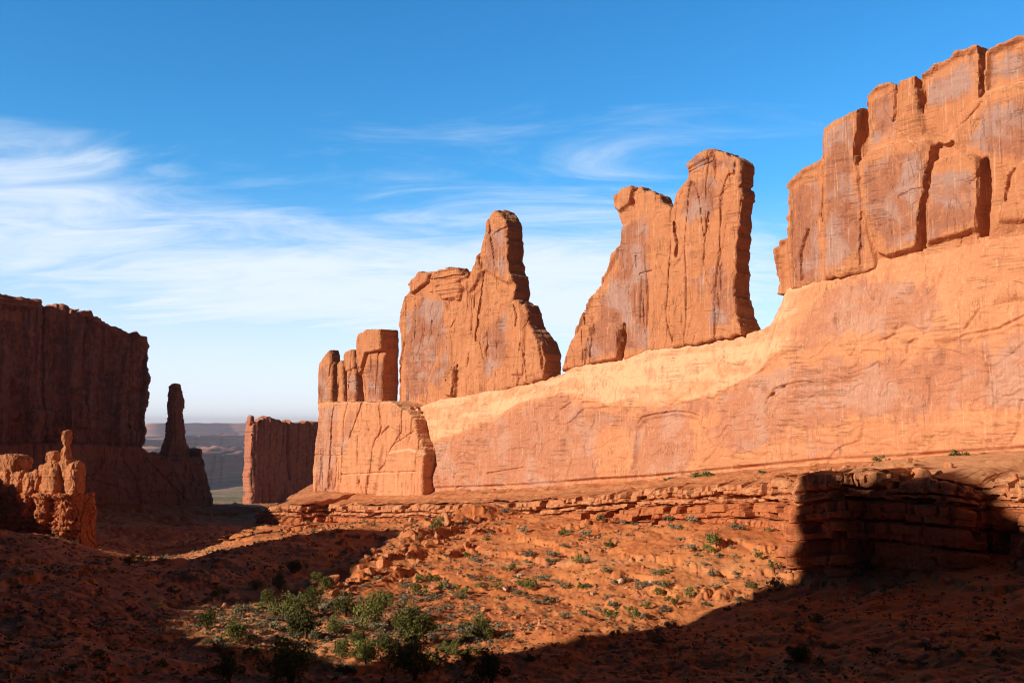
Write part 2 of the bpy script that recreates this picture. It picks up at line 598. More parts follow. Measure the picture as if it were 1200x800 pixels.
# ------------------------------------------------------------------ terrain
# ground seen in the picture, as picture point and distance
CTRL_PX = [
    (0, 800, 120), (200, 800, 140), (400, 800, 152), (600, 800, 158), (800, 800, 145), (1000, 800, 122), (1200, 800, 102),
    (0, 745, 150), (0, 700, 185), (100, 700, 200), (100, 660, 262), (0, 650, 240), (0, 622, 275), (60, 628, 300), (110, 645, 315),
    (200, 740, 178), (300, 762, 172), (400, 745, 192), (500, 740, 190), (600, 757, 172), (680, 735, 180), (760, 730, 184), (850, 715, 192),
    (925, 688, 206), (1000, 700, 180), (1100, 698, 175), (1200, 690, 162), (1000, 760, 145), (1200, 760, 120), (800, 760, 163),
    (200, 700, 230), (300, 720, 212), (400, 690, 252), (500, 690, 238), (600, 700, 222), (700, 700, 214), (800, 690, 207),
    (165, 662, 330), (150, 655, 350), (205, 661, 300), (250, 646, 314), (300, 626, 335), (340, 612, 385), (230, 690, 245), (300, 650, 288), (250, 672, 262), (350, 655, 280),
    (400, 640, 295), (180, 642, 385), (260, 620, 440), (300, 690, 245), (450, 650, 288), (550, 650, 270),
    (700, 650, 248), (850, 650, 230), (900, 645, 226), (345, 626, 345), (400, 619, 340), (440, 614, 335),
    (500, 610, 345), (600, 602, 322), (700, 604, 292), (800, 614, 266), (900, 612, 246),
    (1000, 690, 190), (1080, 690, 184), (1160, 660, 186), (1190, 640, 188),
    (100, 600, 470), (100, 588, 492), (243, 588, 533), (100, 630, 400), (0, 588, 455), (270, 605, 500), (200, 615, 470), (290, 600, 620),
    (330, 590, 780), (290, 590, 800),
]
CTRL = [at(*c) for c in CTRL_PX]
for px, py, d in ((366, 576, 464), (505, 572, 397), (600, 570, 361), (700, 563, 330), (800, 557, 303), (900, 546, 281), (1000, 540, 261),
                  (1100, 534, 245), (1200, 527, 230)):
    p = at(px, py, d)
    CTRL.append(p + np.array([0, 0, -13.0 if px < 850 else -16.0]))
    CTRL.append(p + np.array([60 * 0.74, 60 * 0.67, -13.0]))
for p in ((0, 0, -1.75), (0, -60, 2), (-90, -60, 2), (90, -60, 4), (0, 22, -9.5), (-40, 30, -13), (40, 30, -13), (0, 55, -19), (-40, 60, -21), (40, 60, -20),
          (-110, 60, -16), (110, 60, -14), (-130, 130, -20), (-215, 60, -12), (-215, 160, -16), (-215, 260, -20), (-215, 340, -26), (-280, 200, -12),
          (-280, 0, 0), (-250, -120, 4), (170, 100, -14), (200, 160, -16), (280, 100, -10), (126, 196, -25), (150, 180, -24), (260, -60, 4), (-330, 400, -30), (-300, 480, -36),
          (-600, 700, -60), (400, 500, -30), (200, 700, -52), (0, 700, -58), (-100, 1000, -85), (500, 1000, -80), (-800, 300, -40), (800, 200, -30),
          (-500, 1100, -95), (0, -300, 0), (400, -300, 0), (-400, -300, 0)):
    CTRL.append(np.array(p, float))
CTRL = np.array(CTRL)


def rbf_fit():
    X, z = CTRL[:, :2], CTRL[:, 2]
    n = len(X)
    K = -np.linalg.norm(X[:, None] - X[None], axis=2) - np.eye(n) * -3.0 * 0
    K += np.eye(n) * (-4.0) * -1.0 * 0.0
    A = np.zeros((n + 3, n + 3))
    A[:n, :n] = K
    A[:n, :n] -= np.eye(n) * (-6.0)      # a little smoothing
    A[:n, n] = A[n, :n] = 1
    A[:n, n + 1:] = X
    A[n + 1:, :n] = X.T
    s = np.linalg.solve(A, np.concatenate([z, [0, 0, 0]]))
    return s[:n], s[n:]


RW, RC = rbf_fit()
RIDGE = np.array([at(560, 612, 330)[:2], at(500, 640, 295)[:2], at(440, 660, 265)[:2], at(392, 682, 245)[:2]])


def ground(x, y, detail=True):
    x, y = np.asarray(x, float), np.asarray(y, float)
    shp = x.shape
    xf, yf = x.ravel(), y.ravel()
    z = np.empty(len(xf))
    for a in range(0, len(xf), 60000):
        b = a + 60000
        D = np.hypot(xf[a:b, None] - CTRL[None, :, 0], yf[a:b, None] - CTRL[None, :, 1])
        z[a:b] = -D @ RW + RC[0] + RC[1] * xf[a:b] + RC[2] * yf[a:b]
    r = np.hypot(xf, yf)
    farz = -104.0 - 213.0 * np.clip((r - 1300) / 3700, 0, 1) + 3.0 * fbm2(xf / 300, yf / 300, 3)
    k = sst(r, 850, 1300)
    z = z * (1 - k) + farz * k
    dr = line_d(xf, yf, RIDGE)
    z = z + 3.6 * np.exp(-(dr / 9.0) ** 2) * (1 + 0.5 * n2(xf / 7, yf / 7))
    if detail:
        near = sst(r, 12, 70)
        A = near * (1 - 0.3 * k)
        wx, wy = xf + 5 * n2(xf / 14, yf / 14), yf + 5 * n2(xf / 14 + 7, yf / 14 + 3)
        z = z + A * (1.1 * fbm2(wx / 36, wy / 36, 2) + 0.80 * fbm2(wx / 11, wy / 11, 3) + 0.34 * fbm2(xf / 2.6, yf / 2.6, 4, 0.62))
        # thin hard beds that crop out of the slope as small steps
        mask = sst(n2(xf / 45 + 3, yf / 45 + 8), -0.1, 0.35) * A * (1 - k)
        q = z / 3.3 + 0.35 * fbm2(xf / 16, yf / 16, 3)
        fr = q - np.floor(q)
        z = z + mask * 1.0 * (sst(fr + 0.12 * (cells(xf / 2.2, yf / 2.2, 6)[0] - 0.5), 0.42, 0.56) - fr)
        lump, _ = cells(xf / 1.9, yf / 1.9, 3)
        rub = sst(n2(xf / 19 + 11, yf / 19), 0.0, 0.5)
        z = z + A * rub * 0.32 * (lump - 0.5) * (1 - k)
        z = z + np.exp(-(dr / 11.0) ** 2) * 1.1 * (cells(xf / 3.1, yf / 3.1, 5)[0] - 0.3)
    return z.reshape(shp)


def hit(px, py, lo=40.0, hi=900.0):
    """where the line of sight through a picture point meets the ground"""
    v = ray(px, py)
    v = v / v[1]
    d = np.geomspace(lo, hi, 900)
    g = ground(v[0] * d, d)
    below = v[2] * d < g
    i = int(np.argmax(below))
    if not below[i] or i == 0:
        return None
    return np.array([v[0] * d[i], d[i], g[i]])


def build_terrain():
    az = np.concatenate([np.radians(np.linspace(-180, -34, 90, endpoint=False)), np.radians(np.linspace(-34, 34, 1150)), np.radians(np.linspace(34, 180, 91)[1:])])
    r = np.concatenate([np.linspace(0.6, 60, 60, endpoint=False), np.geomspace(60, 560, 780, endpoint=False), np.geomspace(560, 2400, 160, endpoint=False), np.geomspace(2400, 29000, 70)])
    A, Rr = np.meshgrid(az, r, indexing='ij')
    x, y = Rr * np.sin(A), Rr * np.cos(A)
    z = ground(x, y)
    z = np.where(Rr > 3000, z - 0.0, z)
    q = grid_quads(len(az), len(r))
    xf, yf = x.ravel(), y.ravel()
    R_ = Rr.ravel()
    # paler sand along the wash and on a terrace of the slope
    wash = np.array([at(*c)[:2] for c in ((420, 790, 112), (340, 740, 165), (300, 705, 220), (230, 675, 300), (160, 655, 345), (200, 635, 400))])
    pale = 0.8 * np.exp(-(line_d(xf, yf, wash) / 24.0) ** 2) * (0.6 + 0.5 * n2(xf / 9, yf / 9))
    terr = np.array([at(*c)[:2] for c in ((560, 660, 262), (680, 655, 246), (800, 662, 228), (900, 668, 218))])
    pale = pale + 0.7 * np.exp(-(line_d(xf, yf, terr) / 5.0) ** 2) * (0.6 + 0.4 * n2(xf / 7, yf / 7))
    me = mesh('ground', np.stack([xf, yf, z.ravel()], 1), q[:, ::-1], {'pale': np.clip(pale, 0, 1), 'far': sst(R_, 620, 1100)})
    o = link('ground', me, None, M_SOIL)
    tag(o, kind='structure')


build_terrain()

# ------------------------------------------------------------------ the long right-hand cliff, its lower wall
# picture column: base, top of the steep face, foot of the upper tier
COLS = np.array([(440, 575, 560, 520), (470, 574, 540, 482), (505, 573, 515, 467), (540, 572, 503, 463), (575, 571, 490, 456), (600, 570, 472, 450), (650, 567, 460, 432),
                 (700, 563, 474, 421), (760, 560, 476, 406), (830, 553, 462, 394), (872, 549, 440, 385), (884, 548, 432, 381), (894, 547, 420, 362), (905, 546, 412, 341),
                 (960, 541, 400, 322), (1050, 537, 380, 302), (1120, 532, 370, 288), (1200, 527, 350, 272), (1400, 516, 300, 226), (1900, 492, 160, 90)], float)


def wall_profiles(us):
    cu, zb, zf, zc = [], [], [], []
    for px, b, f, c in COLS:
        ub, z_b = WALL.uz(px, b, 0.0)
        cu.append(ub)
        zb.append(z_b)
        zf.append(WALL.uz(px, f, -2.5)[1])
        zc.append(WALL.uz(px, c, -9.5)[1])
    o = np.argsort(cu)
    cu = np.array(cu)[o]
    return [np.interp(us, cu, np.array(v)[o]) for v in (zb, zf, zc)]


WALL_CRACKS = [
    [(990, 337), (988, 360), (994, 382)], [(1015, 325), (1013, 340), (1018, 352)], [(1098, 314), (1092, 332), (1080, 346)],
    [(902, 462), (918, 451), (940, 447), (951, 449)], [(934, 391), (950, 386), (960, 382)], [(1127, 393), (1168, 386), (1200, 370), (1230, 360)],
    [(743, 496), (748, 489), (765, 485), (785, 482), (803, 484), (812, 488)], [(678, 471), (692, 470)], [(896, 473), (905, 456), (915, 452)],
    [(907, 362), (908, 372)], [(1130, 385), (1145, 362), (1160, 358), (1190, 352)], [(655, 480), (665, 472)], [(820, 502), (826, 508)],
    [(1062, 412), (1064, 402), (1072, 398)], [(1030, 400), (1046, 392), (1050, 380)], [(570, 555), (612, 548)], [(1196, 470), (1194, 490)],
]
V_LOW = [[(500, 522), (560, 502), (606, 474), (655, 460), (690, 474), (740, 479), (792, 473), (800, 465), (838, 461), (836, 480), (800, 492), (815, 530), (800, 562),
          (740, 568), (735, 500), (722, 490), (700, 500), (700, 570), (500, 580)],
         [(828, 520), (840, 470), (858, 442), (880, 428), (940, 424), (1010, 430), (1060, 412), (1130, 395), (1200, 400), (1300, 390), (1300, 470), (1200, 470), (1130, 478), (1080, 500),
          (1010, 490), (985, 508), (945, 512), (900, 518), (870, 522)],
         [(950, 528), (985, 520), (982, 514), (950, 516)], [(900, 380), (960, 340), (1040, 330), (1100, 340), (1090, 380), (1000, 390), (930, 410)]]


def build_lower_wall(parent):
    us = np.arange(-150.0, 262.0, 0.36)
    zb, zf, zc = wall_profiles(us)
    nf, nr = 190, 60
    rows_z, rows_w, rows_kind = [], [], []
    ramp_w = np.interp(us, [-150, 40, 66, 100, 165, 215, 262], [7.0, 7.5, 9.0, 9.5, 9.0, 4.5, 3.0])
    for t in np.linspace(-0.22, 1, nf):
        rows_z.append(zb + (zf - zb) * t)
        tt = max(t, 0)
        rows_w.append(-2.5 * tt ** 1.6 + 0.0 * us)
        rows_kind.append(0.0)
    for t in np.linspace(0, 1, nr)[1:]:
        s = t ** 1.15
        rows_z.append(zf + (zc - zf) * s)
        rows_w.append(-2.5 - (ramp_w - 2.5) * (0.35 * t + 0.65 * t ** 1.7))
        rows_kind.append(1.0)
    for t in np.linspace(0, 1, 24)[1:]:
        rows_z.append(zc - 1.0 * t)
        rows_w.append(-ramp_w - 26 * t)
        rows_kind.append(1.0)
    for t in np.linspace(0, 1, 12)[1:]:
        rows_z.append(zc - 1.0 + (zb - 8 - zc) * t)
        rows_w.append(-ramp_w - 26 - 2 * t)
        rows_kind.append(0.0)
    Z = np.array(rows_z)
    Wd = np.array(rows_w)
    K = np.array(rows_kind)
    K = np.convolve(np.pad(K, 14, mode='edge'), np.hanning(29) / np.hanning(29).sum(), 'valid')[:, None] + 0 * Z
    U = np.broadcast_to(us, Z.shape)
    rel = 1.6 * fbm2(U / 40, Z / 30, 2) + 0.5 * fbm2(U / 9, Z / 14, 3) + 0.16 * fbm2(U / 2.5, Z / 2.5, 3)
    wu, wz = U + 3 * n2(U / 8, Z / 8), Z + 3 * n2(U / 9 + 4, Z / 9)
    c1, e1 = cells(wu / 13, wz / 7, 6)
    c2, e2 = cells(wu / 4.5, wz / 3.0, 7)
    rel = rel + 0.55 * (c1 - 0.5) + 0.18 * (c2 - 0.5) * sst(n2(U / 15, Z / 12), -0.1, 0.4)
    sh = 1.25 * fbm2(U / 30 + 3 + 0.3 * n2(U / 5, Z / 4), Z / 13 + 0.3 * n2(U / 4 + 8, Z / 5), 4, 0.55) + 0.03 * Z
    fr = sh * 1.7 - np.floor(sh * 1.7)
    rel = rel + 0.5 * (sst(fr, 0.86, 0.97) - fr) * (0.4 + 0.6 * sst(n2(U / 20 + 9, Z / 16), -0.3, 0.3))
    sweep = n2((Z + 0.08 * U) / 1.2 + 0.8 * n2(U / 14, Z / 6), U / 50)
    rel = rel + 0.14 * sweep
    for P in WALL_CRACKS:
        rel = rel + crack(WALL, P, -1.0, 0.7, 0.55)(U, Z)
    # spalled arches: the rock under the arch lies deeper
    for P, h in (([(741, 500), (752, 488), (785, 482), (812, 488), (822, 510), (818, 550), (742, 552)], -0.9),
                 ([(900, 462), (918, 451), (945, 446), (1000, 440), (1000, 470), (900, 480)], -0.7),
                 ([(1095, 398), (1168, 387), (1230, 360), (1230, 420), (1100, 430)], -0.6),
                 ([(1160, 352), (1172, 334), (1186, 330), (1215, 340), (1215, 352)], 2.4),
                 ([(690, 545), (760, 540), (800, 545), (800, 565), (690, 570)], 0.8)):
        rel = rel + bump_poly(WALL, P, -1.0, h, 1.4)(U, Z)
    # dark undercut along the base
    rel = rel - 1.5 * (1 - sst(Z - zb[None], 0.3, 1.3)) * (K < 0.5) * (0.55 + 0.45 * sst(n2(U / 11, 0 * U + 2), -0.2, 0.3))
    # bedded crumbling rock just below the upper tier
    rel = rel + 0.25 * n2((Z - zc[None]) / 0.5, U / 30) * sst(Z - zc[None], -5, -1)
    Wd = Wd + rel * (1 - 0.55 * K)
    Zd = Z + rel * K * 0.55
    pale = (0.62 + 0.35 * n2(U / 26, (Z + 0.12 * U) / 2.2) + 0.25 * n2(U / 7, Z / 3)) * K + 0.5 * (1 - sst(Z - zb[None], 1.5, 5.5)) * sst(us, 95, 60)[None]
    pale = np.maximum(pale, 0.5 * sst(Z - zf[None], -6, 2))
    pale = pale * (0.35 + 0.65 * sst(us, 52, 72))[None] + 0.0
    var = np.zeros_like(Z)
    for P in V_LOW:
        var = np.maximum(var, np.clip(0.5 - poly_sd(U + 2.5 * fbm2(U / 12, Z / 7, 3), Z + 2.5 * fbm2(U / 12 + 9, Z / 7 + 4, 3), WALL.pts(P, -1.0)) / 9.0, 0, 0.85))
    var = var * (1 - 0.8 * K * sst(us, 52, 70)[None])
    V = WALL.world(U, Wd, Zd).reshape(-1, 3)
    q = grid_quads(*Z.shape)
    me = mesh('lower_wall', V, q[:, ::-1], {'varnish': var.ravel(), 'pale': np.clip(pale, 0, 1).ravel()})
    return link('lower_wall', me, parent, M_WALL)


cliff = empty('sandstone_cliff', (118, 230, -10), label='tallest sunlit orange sandstone cliff with smooth lower wall and blocky upper tier', cat='cliff')


def build_cliff():
    o = build_lower_wall(cliff)
    w = -6.5
    outline = [(906, 345), (905, 312), (904, 292), (911, 281), (921, 276), (923, 240), (923, 216), (929, 205), (940, 199), (955, 188), (963, 184), (965, 165), (966, 150), (976, 140),
               (995, 130), (1009, 123), (1012, 108), (1024, 100), (1050, 95), (1074, 88), (1094, 73), (1120, 60), (1142, 52), (1149, 53), (1153, 58), (1165, 52), (1180, 45),
               (1200, 37), (1260, 24), (1340, 30), (1420, 20), (1560, -40), (1700, -40), (1700, 140), (1400, 240), (1200, 281), (1120, 296), (1050, 311), (1000, 322), (965, 330)]
    B = lambda P, h, s: bump_poly(WALL, P, w, h, s)
    C = lambda P, d, wd: crack(WALL, P, w, d, wd)
    rel = relief_sum(
        B([(900, 345), (903, 285), (922, 274), (927, 345)], -2.2, 2.0),
        B([(923, 345), (923, 214), (945, 196), (966, 184), (966, 340)], -1.0, 1.6),
        B([(967, 340), (966, 150), (1009, 124), (1011, 180), (1010, 200), (1016, 250), (1030, 300), (1035, 340)], 1.6, 1.2),
        B([(1012, 184), (1012, 108), (1040, 96), (1054, 94), (1052, 135), (1050, 165), (1030, 172)], -1.0, 1.0),
        B([(1009, 192), (1022, 176), (1060, 166), (1090, 165), (1100, 174), (1094, 210), (1085, 255), (1080, 292), (1042, 304), (1030, 298), (1014, 250)], 2.6, 0.9),
        B([(1088, 288), (1085, 240), (1096, 190), (1130, 176), (1150, 184), (1153, 215), (1152, 270)], 2.4, 0.9),
        B([(1075, 135), (1074, 90), (1118, 62), (1146, 54), (1146, 115), (1110, 165), (1080, 160)], -1.6, 1.6),
        B([(1152, 110), (1152, 60), (1200, 38), (1420, 20), (1420, 60), (1200, 98)], -2.2, 1.6),
        B([(1112, 172), (1120, 150), (1152, 116), (1200, 92), (1420, 40), (1420, 240), (1200, 268), (1160, 275), (1158, 195)], 0.8, 2.2),
        B([(1172, 262), (1180, 205), (1200, 190), (1260, 180), (1260, 250), (1200, 262)], 1.6, 1.0),
        C([(1010, 118), (1011, 150), (1006, 175), (1007, 192)], 4.0, 0.9),
        C([(1149, 52), (1150, 80), (1148, 112)], 6.0, 0.9),
        C([(1075, 90), (1078, 105), (1079, 130)], 3.0, 0.9),
        C([(1099, 172), (1092, 205), (1086, 245), (1081, 292)], 3.2, 0.75),
        C([(1156, 190), (1156, 225), (1152, 278)], 4.5, 1.3),
        C([(1180, 235), (1187, 210), (1190, 200)], 2.0, 0.7),
        C([(1048, 98), (1047, 128), (1044, 140)], 1.0, 0.4),
        C([(966, 186), (964, 220), (962, 260)], 0.9, 0.4), C([(1012, 250), (1011, 312)], 0.7, 0.35),
        C([(1100, 170), (1108, 172), (1116, 168)], 2.0, 0.8),
        C([(945, 270), (936, 300), (938, 326)], 1.2, 0.8), C([(1120, 150), (1135, 140), (1150, 120)], 0.8, 0.5),
        C([(1060, 232), (1072, 226), (1086, 222)], 0.5, 0.4), C([(1140, 216), (1150, 210)], 0.6, 0.4),
    )
    inner = [WALL.pts(P, w) for P in (
        [(1012, 200), (1030, 182), (1092, 172), (1082, 285), (1040, 298), (1018, 250)], [(1092, 282), (1090, 235), (1100, 200), (1148, 195), (1148, 268)],
        [(968, 325), (968, 155), (1005, 135), (1005, 190), (1020, 290)], [(926, 335), (926, 225), (960, 200), (962, 330)], [(1014, 175), (1015, 112), (1048, 105), (1045, 160)],
        [(1082, 130), (1080, 96), (1140, 62), (1140, 110)], [(1158, 100), (1158, 66), (1200, 50), (1300, 40), (1300, 60), (1200, 85)],
        [(1125, 170), (1160, 125), (1300, 85), (1300, 170), (1180, 190)])]

    def paint(u, wv, z, nv):
        v = np.zeros(len(u))
        for P in inner:
            v = np.maximum(v, np.clip(0.42 - poly_sd(u, z, P) / 6.0, 0, 0.8))
        v = v * sst(nv[:, 1], 0.2, 0.6)
        return {'varnish': v, 'pale': 0.5 * sst(nv[:, 2], 0.35, 0.8)}

    def under(D, us, ws, zs):
        return D
    o2 = fin('upper_wall', WALL, outline, w, 26, 0.40, M_UP, cliff, relief=rel, r=1.1, amp=0.55, seed=3.0, paint=paint, flute=0.4, wmax=7, edge=0.35, joint=0.35)


build_cliff()

# ------------------------------------------------------------------ the towers on the cliff


def face_paint(polys, fr, w, pale_top=0.5, soft=6.0, base=0.0):
    PP = [fr.pts(P, w) for P in polys]

    def f(u, wv, z, nv):
        v = np.full(len(u), base)
        for P in PP:
            v = np.maximum(v, np.clip(0.42 - poly_sd(u, z, P) / soft, 0, 0.8))
        return {'varnish': v * sst(nv[:, 1], 0.1, 0.5), 'pale': pale_top * sst(nv[:, 2], 0.3, 0.8)}
    return f


def build_towers():
    w = -9.0
    # broad double tower
    t = empty('rock_tower', WALL.world(WALL.uz(770, 400, w)[0], w, WALL.uz(770, 400, w)[1]),
              label='broad double-topped sandstone tower with a sheer dark end face, left of the tallest cliff', cat='rock tower')
    out = [(654, 436), (660, 424), (665, 406), (672, 386), (684, 356), (691, 346), (700, 335), (711, 311), (715, 296), (724, 290), (727, 262), (722, 246), (721, 230), (729, 221),
           (741, 217), (748, 217), (754, 223), (761, 225), (772, 228), (776, 236), (787, 243), (790, 241), (791, 230), (797, 218), (808, 210), (807, 194), (813, 186), (826, 178), (837, 175),
           (850, 178), (866, 186), (872, 190), (870, 214), (873, 232), (870, 262), (866, 300), (863, 340), (866, 368), (871, 380), (871, 392), (830, 401), (760, 413), (700, 429)]
    B = lambda P, h, s: bump_poly(WALL, P, w, h, s)
    C = lambda P, d, wd: crack(WALL, P, w, d, wd)
    rel = relief_sum(
        B([(790, 415), (788, 250), (792, 225), (808, 208), (806, 192), (836, 172), (880, 180), (878, 400)], 1.8, 1.6),
        B([(762, 415), (764, 262), (772, 248), (790, 240), (796, 415)], 0.8, 1.5),
        B([(722, 246), (720, 230), (742, 215), (745, 225), (740, 240), (728, 250)], 1.5, 0.8),
        B([(812, 200), (806, 195), (825, 176), (840, 174), (838, 185)], 0.9, 0.6),
        B([(655, 436), (668, 398), (684, 378), (692, 382), (694, 428)], 1.6, 1.0),
        B([(692, 428), (690, 395), (705, 385), (724, 378), (731, 386), (729, 420)], 2.6, 0.8),
        B([(650, 440), (690, 345), (726, 290), (726, 440)], -1.2, 1.5),
        C([(731, 380), (733, 400), (729, 418)], 2.6, 0.8), C([(692, 380), (696, 395), (693, 420)], 1.0, 0.45),
        C([(792, 262), (797, 285), (796, 300)], 1.6, 0.5), C([(749, 321), (758, 318), (764, 317)], 0.8, 0.35),
        C([(744, 300), (744, 312)], 0.6, 0.35), C([(834, 250), (830, 280), (828, 312)], 0.7, 0.35), C([(842, 330), (840, 390)], 0.7, 0.35),
        C([(850, 290), (846, 320), (838, 345)], 0.5, 0.3), C([(808, 205), (824, 197), (838, 190)], 0.8, 0.35), C([(746, 218), (742, 230), (742, 240)], 1.0, 0.5),
    )
    paint = face_paint([[(716, 320), (728, 265), (745, 250), (760, 260), (762, 410), (680, 425), (700, 350)], [(795, 250), (812, 215), (845, 205), (850, 250), (810, 265)],
                        [(832, 320), (850, 300), (862, 340), (866, 378), (835, 385)], [(800, 180), (866, 186), (868, 200), (820, 200)], [(806, 330), (830, 320), (830, 350)]], WALL, w, soft=7)
    fin('tower_shaft', WALL, out, w, 5.6, 0.32, M_UP, t, relief=rel, r=0.9, amp=0.62, seed=11.0, paint=paint, flute=0.4, wmax=6, edge=0.3,
        back=lambda U, Z: 5.0 * sst(Z, 60, 22))
    # pointed tower
    t3 = empty('rock_tower', WALL.world(WALL.uz(570, 460, w)[0], w, WALL.uz(570, 460, w)[1]),
               label='pointed sandstone tower with a lower flat-capped shoulder, right of the four pillars', cat='rock tower')
    out = [(466, 482), (466, 440), (468, 402), (467, 372), (470, 357), (474, 346), (480, 340), (476, 333), (482, 327), (488, 321), (495, 318), (504, 319), (520, 325), (542, 322), (547, 320), (556, 316),
           (561, 304), (568, 297), (571, 280), (573, 263), (578, 254), (586, 247), (595, 247), (600, 251), (603, 259), (606, 266), (606, 285), (606, 305), (610, 322), (613, 340), (612, 352),
           (623, 357), (626, 367), (629, 380), (637, 392), (643, 406), (646, 416), (646, 444), (640, 446), (575, 464), (540, 472), (500, 482)]
    rel = relief_sum(
        B([(502, 480), (505, 452), (517, 418), (534, 378), (548, 345), (562, 312), (574, 262), (590, 240), (620, 262), (660, 420), (660, 460)], 4.4, 1.0),
        B([(573, 318), (575, 262), (590, 240), (612, 262), (612, 330), (600, 335)], 1.4, 1.5),
        B([(545, 300), (566, 290), (572, 318), (566, 335), (556, 345), (545, 330)], 1.6, 0.9),
        B([(530, 464), (532, 440), (537, 428), (541, 432), (541, 464)], 2.6, 0.6),
        B([(600, 350), (610, 335), (618, 345), (615, 360), (622, 375), (620, 440), (604, 440)], 1.0, 0.9),
        B([(480, 345), (476, 333), (490, 318), (502, 320), (500, 330)], 1.8, 0.7),
        B([(505, 335), (545, 322), (560, 318), (545, 350), (520, 365)], -1.6, 1.0),
        C([(548, 317), (545, 340), (536, 366), (526, 385)], 3.4, 1.3), C([(540, 428), (541, 445), (539, 462)], 1.2, 0.5), C([(572, 320), (570, 345), (566, 380), (564, 400)], 1.4, 0.45), C([(576, 390), (575, 418)], 0.8, 0.4),
        C([(555, 413), (553, 430)], 1.0, 0.5), C([(501, 375), (500, 392)], 0.8, 0.4), C([(600, 268), (592, 272), (586, 276)], 0.9, 0.5),
        C([(516, 416), (505, 450), (503, 465)], 1.2, 0.5),
        C([(608, 358), (612, 372), (610, 382)], 1.4, 0.6), C([(636, 400), (640, 418), (640, 432)], 1.6, 0.6),
    )
    paint = face_paint([[(470, 470), (470, 370), (490, 345), (515, 350), (520, 400), (500, 465)], [(575, 320), (577, 268), (600, 268), (602, 325)], [(510, 450), (530, 400), (535, 430), (520, 460)],
                        [(570, 390), (600, 360), (600, 420), (575, 445)]], WALL, w, soft=7)
    fin('tower_shaft', WALL, out, w - 2, 4.2, 0.36, M_UP, t3, relief=rel, r=1.1, amp=0.75, seed=27.0, paint=paint, flute=0.6, wmax=9, edge=0.4,
        back=lambda U, Z: 1.0 * sst(Z, 50, 20))
    # flat layered cap on the shoulder
    pts = WALL.pts([(501, 345), (506, 330), (503, 322), (508, 315), (520, 312), (536, 312), (539, 320), (536, 330), (541, 338), (536, 350), (520, 352)], w - 2)
    relc = lambda U, Z: 1.0 * n2(Z / 0.9 + 3, U / 40) + 0.6 * n2(Z / 0.45, U / 30)
    fin('cap_rock', WALL, pts, w - 2, 7.0, 0.34, M_UP, t3, relief=relc, r=2.2, amp=0.55, seed=5.0, flute=0.3, wmax=5, edge=0.5, px=False)
    # four pillars
    wp = -4.5
    labs = ['leftmost of the four short pillars, tapered to a rounded notched top', 'thinnest and shortest of the four pillars, squeezed between two others',
            'round-headed pillar third from the end, beside the biggest pillar', 'biggest and tallest of the four pillars, a split block with an overhang']
    shapes = [[(371, 474), (371, 440), (373, 425), (380, 415), (386, 410), (387, 414), (389, 432), (388, 474)],
              [(394, 474), (394, 440), (394, 426), (398, 422), (401, 428), (402, 474)],
              [(405, 474), (405, 438), (402, 421), (405, 412), (411, 409), (415, 410), (416, 424), (415, 474)],
              [(426, 474), (424, 450), (421, 425), (420, 402), (424, 391), (432, 386), (442, 385), (447, 386), (449, 400), (449, 414), (447, 440), (446, 474)]]
    for k, (S, lab) in enumerate(zip(shapes, labs)):
        relp = None
        if k == 3:
            relp = relief_sum(bump_poly(WALL, [(420, 425), (422, 385), (460, 385), (460, 408), (432, 414), (424, 440)], wp, 2.0, 0.6))
        elif k == 0:
            relp = crack(WALL, [(388, 408), (388, 425), (386, 440)], wp, 1.2, 0.5)
        elif k == 2:
            relp = relief_sum(bump_poly(WALL, [(402, 436), (402, 408), (422, 408), (422, 428), (410, 434)], wp, 0.8, 0.6), crack(WALL, [(405, 449), (421, 445)], wp, 0.5, 0.3))
        o = fin('rock_pillar', WALL, S, wp, (6.0, 3.6, 6.0, 9.5)[k], 0.26, M_UP, None, relief=relp, r=1.3, amp=0.42, sc=0.7, seed=40.0 + 9 * k, flute=0.25, wmax=4, edge=0.2,
                paint=face_paint([[(371, 470), (374, 430), (385, 425), (385, 470)], [(408, 470), (408, 440), (420, 440), (420, 470)], [(430, 470), (430, 425), (455, 420), (455, 470)]], WALL, wp, soft=4))
        tag(o, lab, 'rock pillar', 'four rock pillars standing in a row')
    # the block under the pillars
    out = [(366, 584), (366, 552), (368, 520), (371, 490), (371, 471), (400, 470), (440, 470), (457, 470), (465, 476), (476, 482), (484, 492), (488, 508), (494, 524), (498, 532), (498, 550), (498, 584)]
    C2 = lambda P, d, wd: crack(WALL, P, 3.0, d, wd)
    rel = relief_sum(
        C2([(391, 471), (388, 490), (387, 520), (384, 575)], 1.1, 0.5), C2([(407, 471), (401, 495), (403, 540), (399, 575)], 0.7, 0.4), C2([(424, 471), (420, 482), (408, 515)], 0.9, 0.45),
        C2([(443, 475), (445, 500), (438, 525), (432, 575)], 0.9, 0.45), C2([(366, 533), (400, 534)], 0.5, 0.35), C2([(400, 556), (440, 554), (490, 552)], 0.7, 0.35),
        C2([(446, 508), (455, 500), (463, 505)], 0.9, 0.5), C2([(470, 478), (470, 505), (462, 520), (445, 550)], 0.8, 0.4), C2([(462, 520), (475, 512), (484, 505)], 0.7, 0.4), C2([(371, 471), (458, 470)], 0.9, 0.4),
        bump_poly(WALL, [(400, 520), (430, 500), (450, 520), (440, 580), (398, 580)], 3.0, 0.9, 1.2), bump_poly(WALL, [(455, 530), (480, 525), (505, 535), (505, 584), (440, 584)], 3.0, 1.2, 1.2))
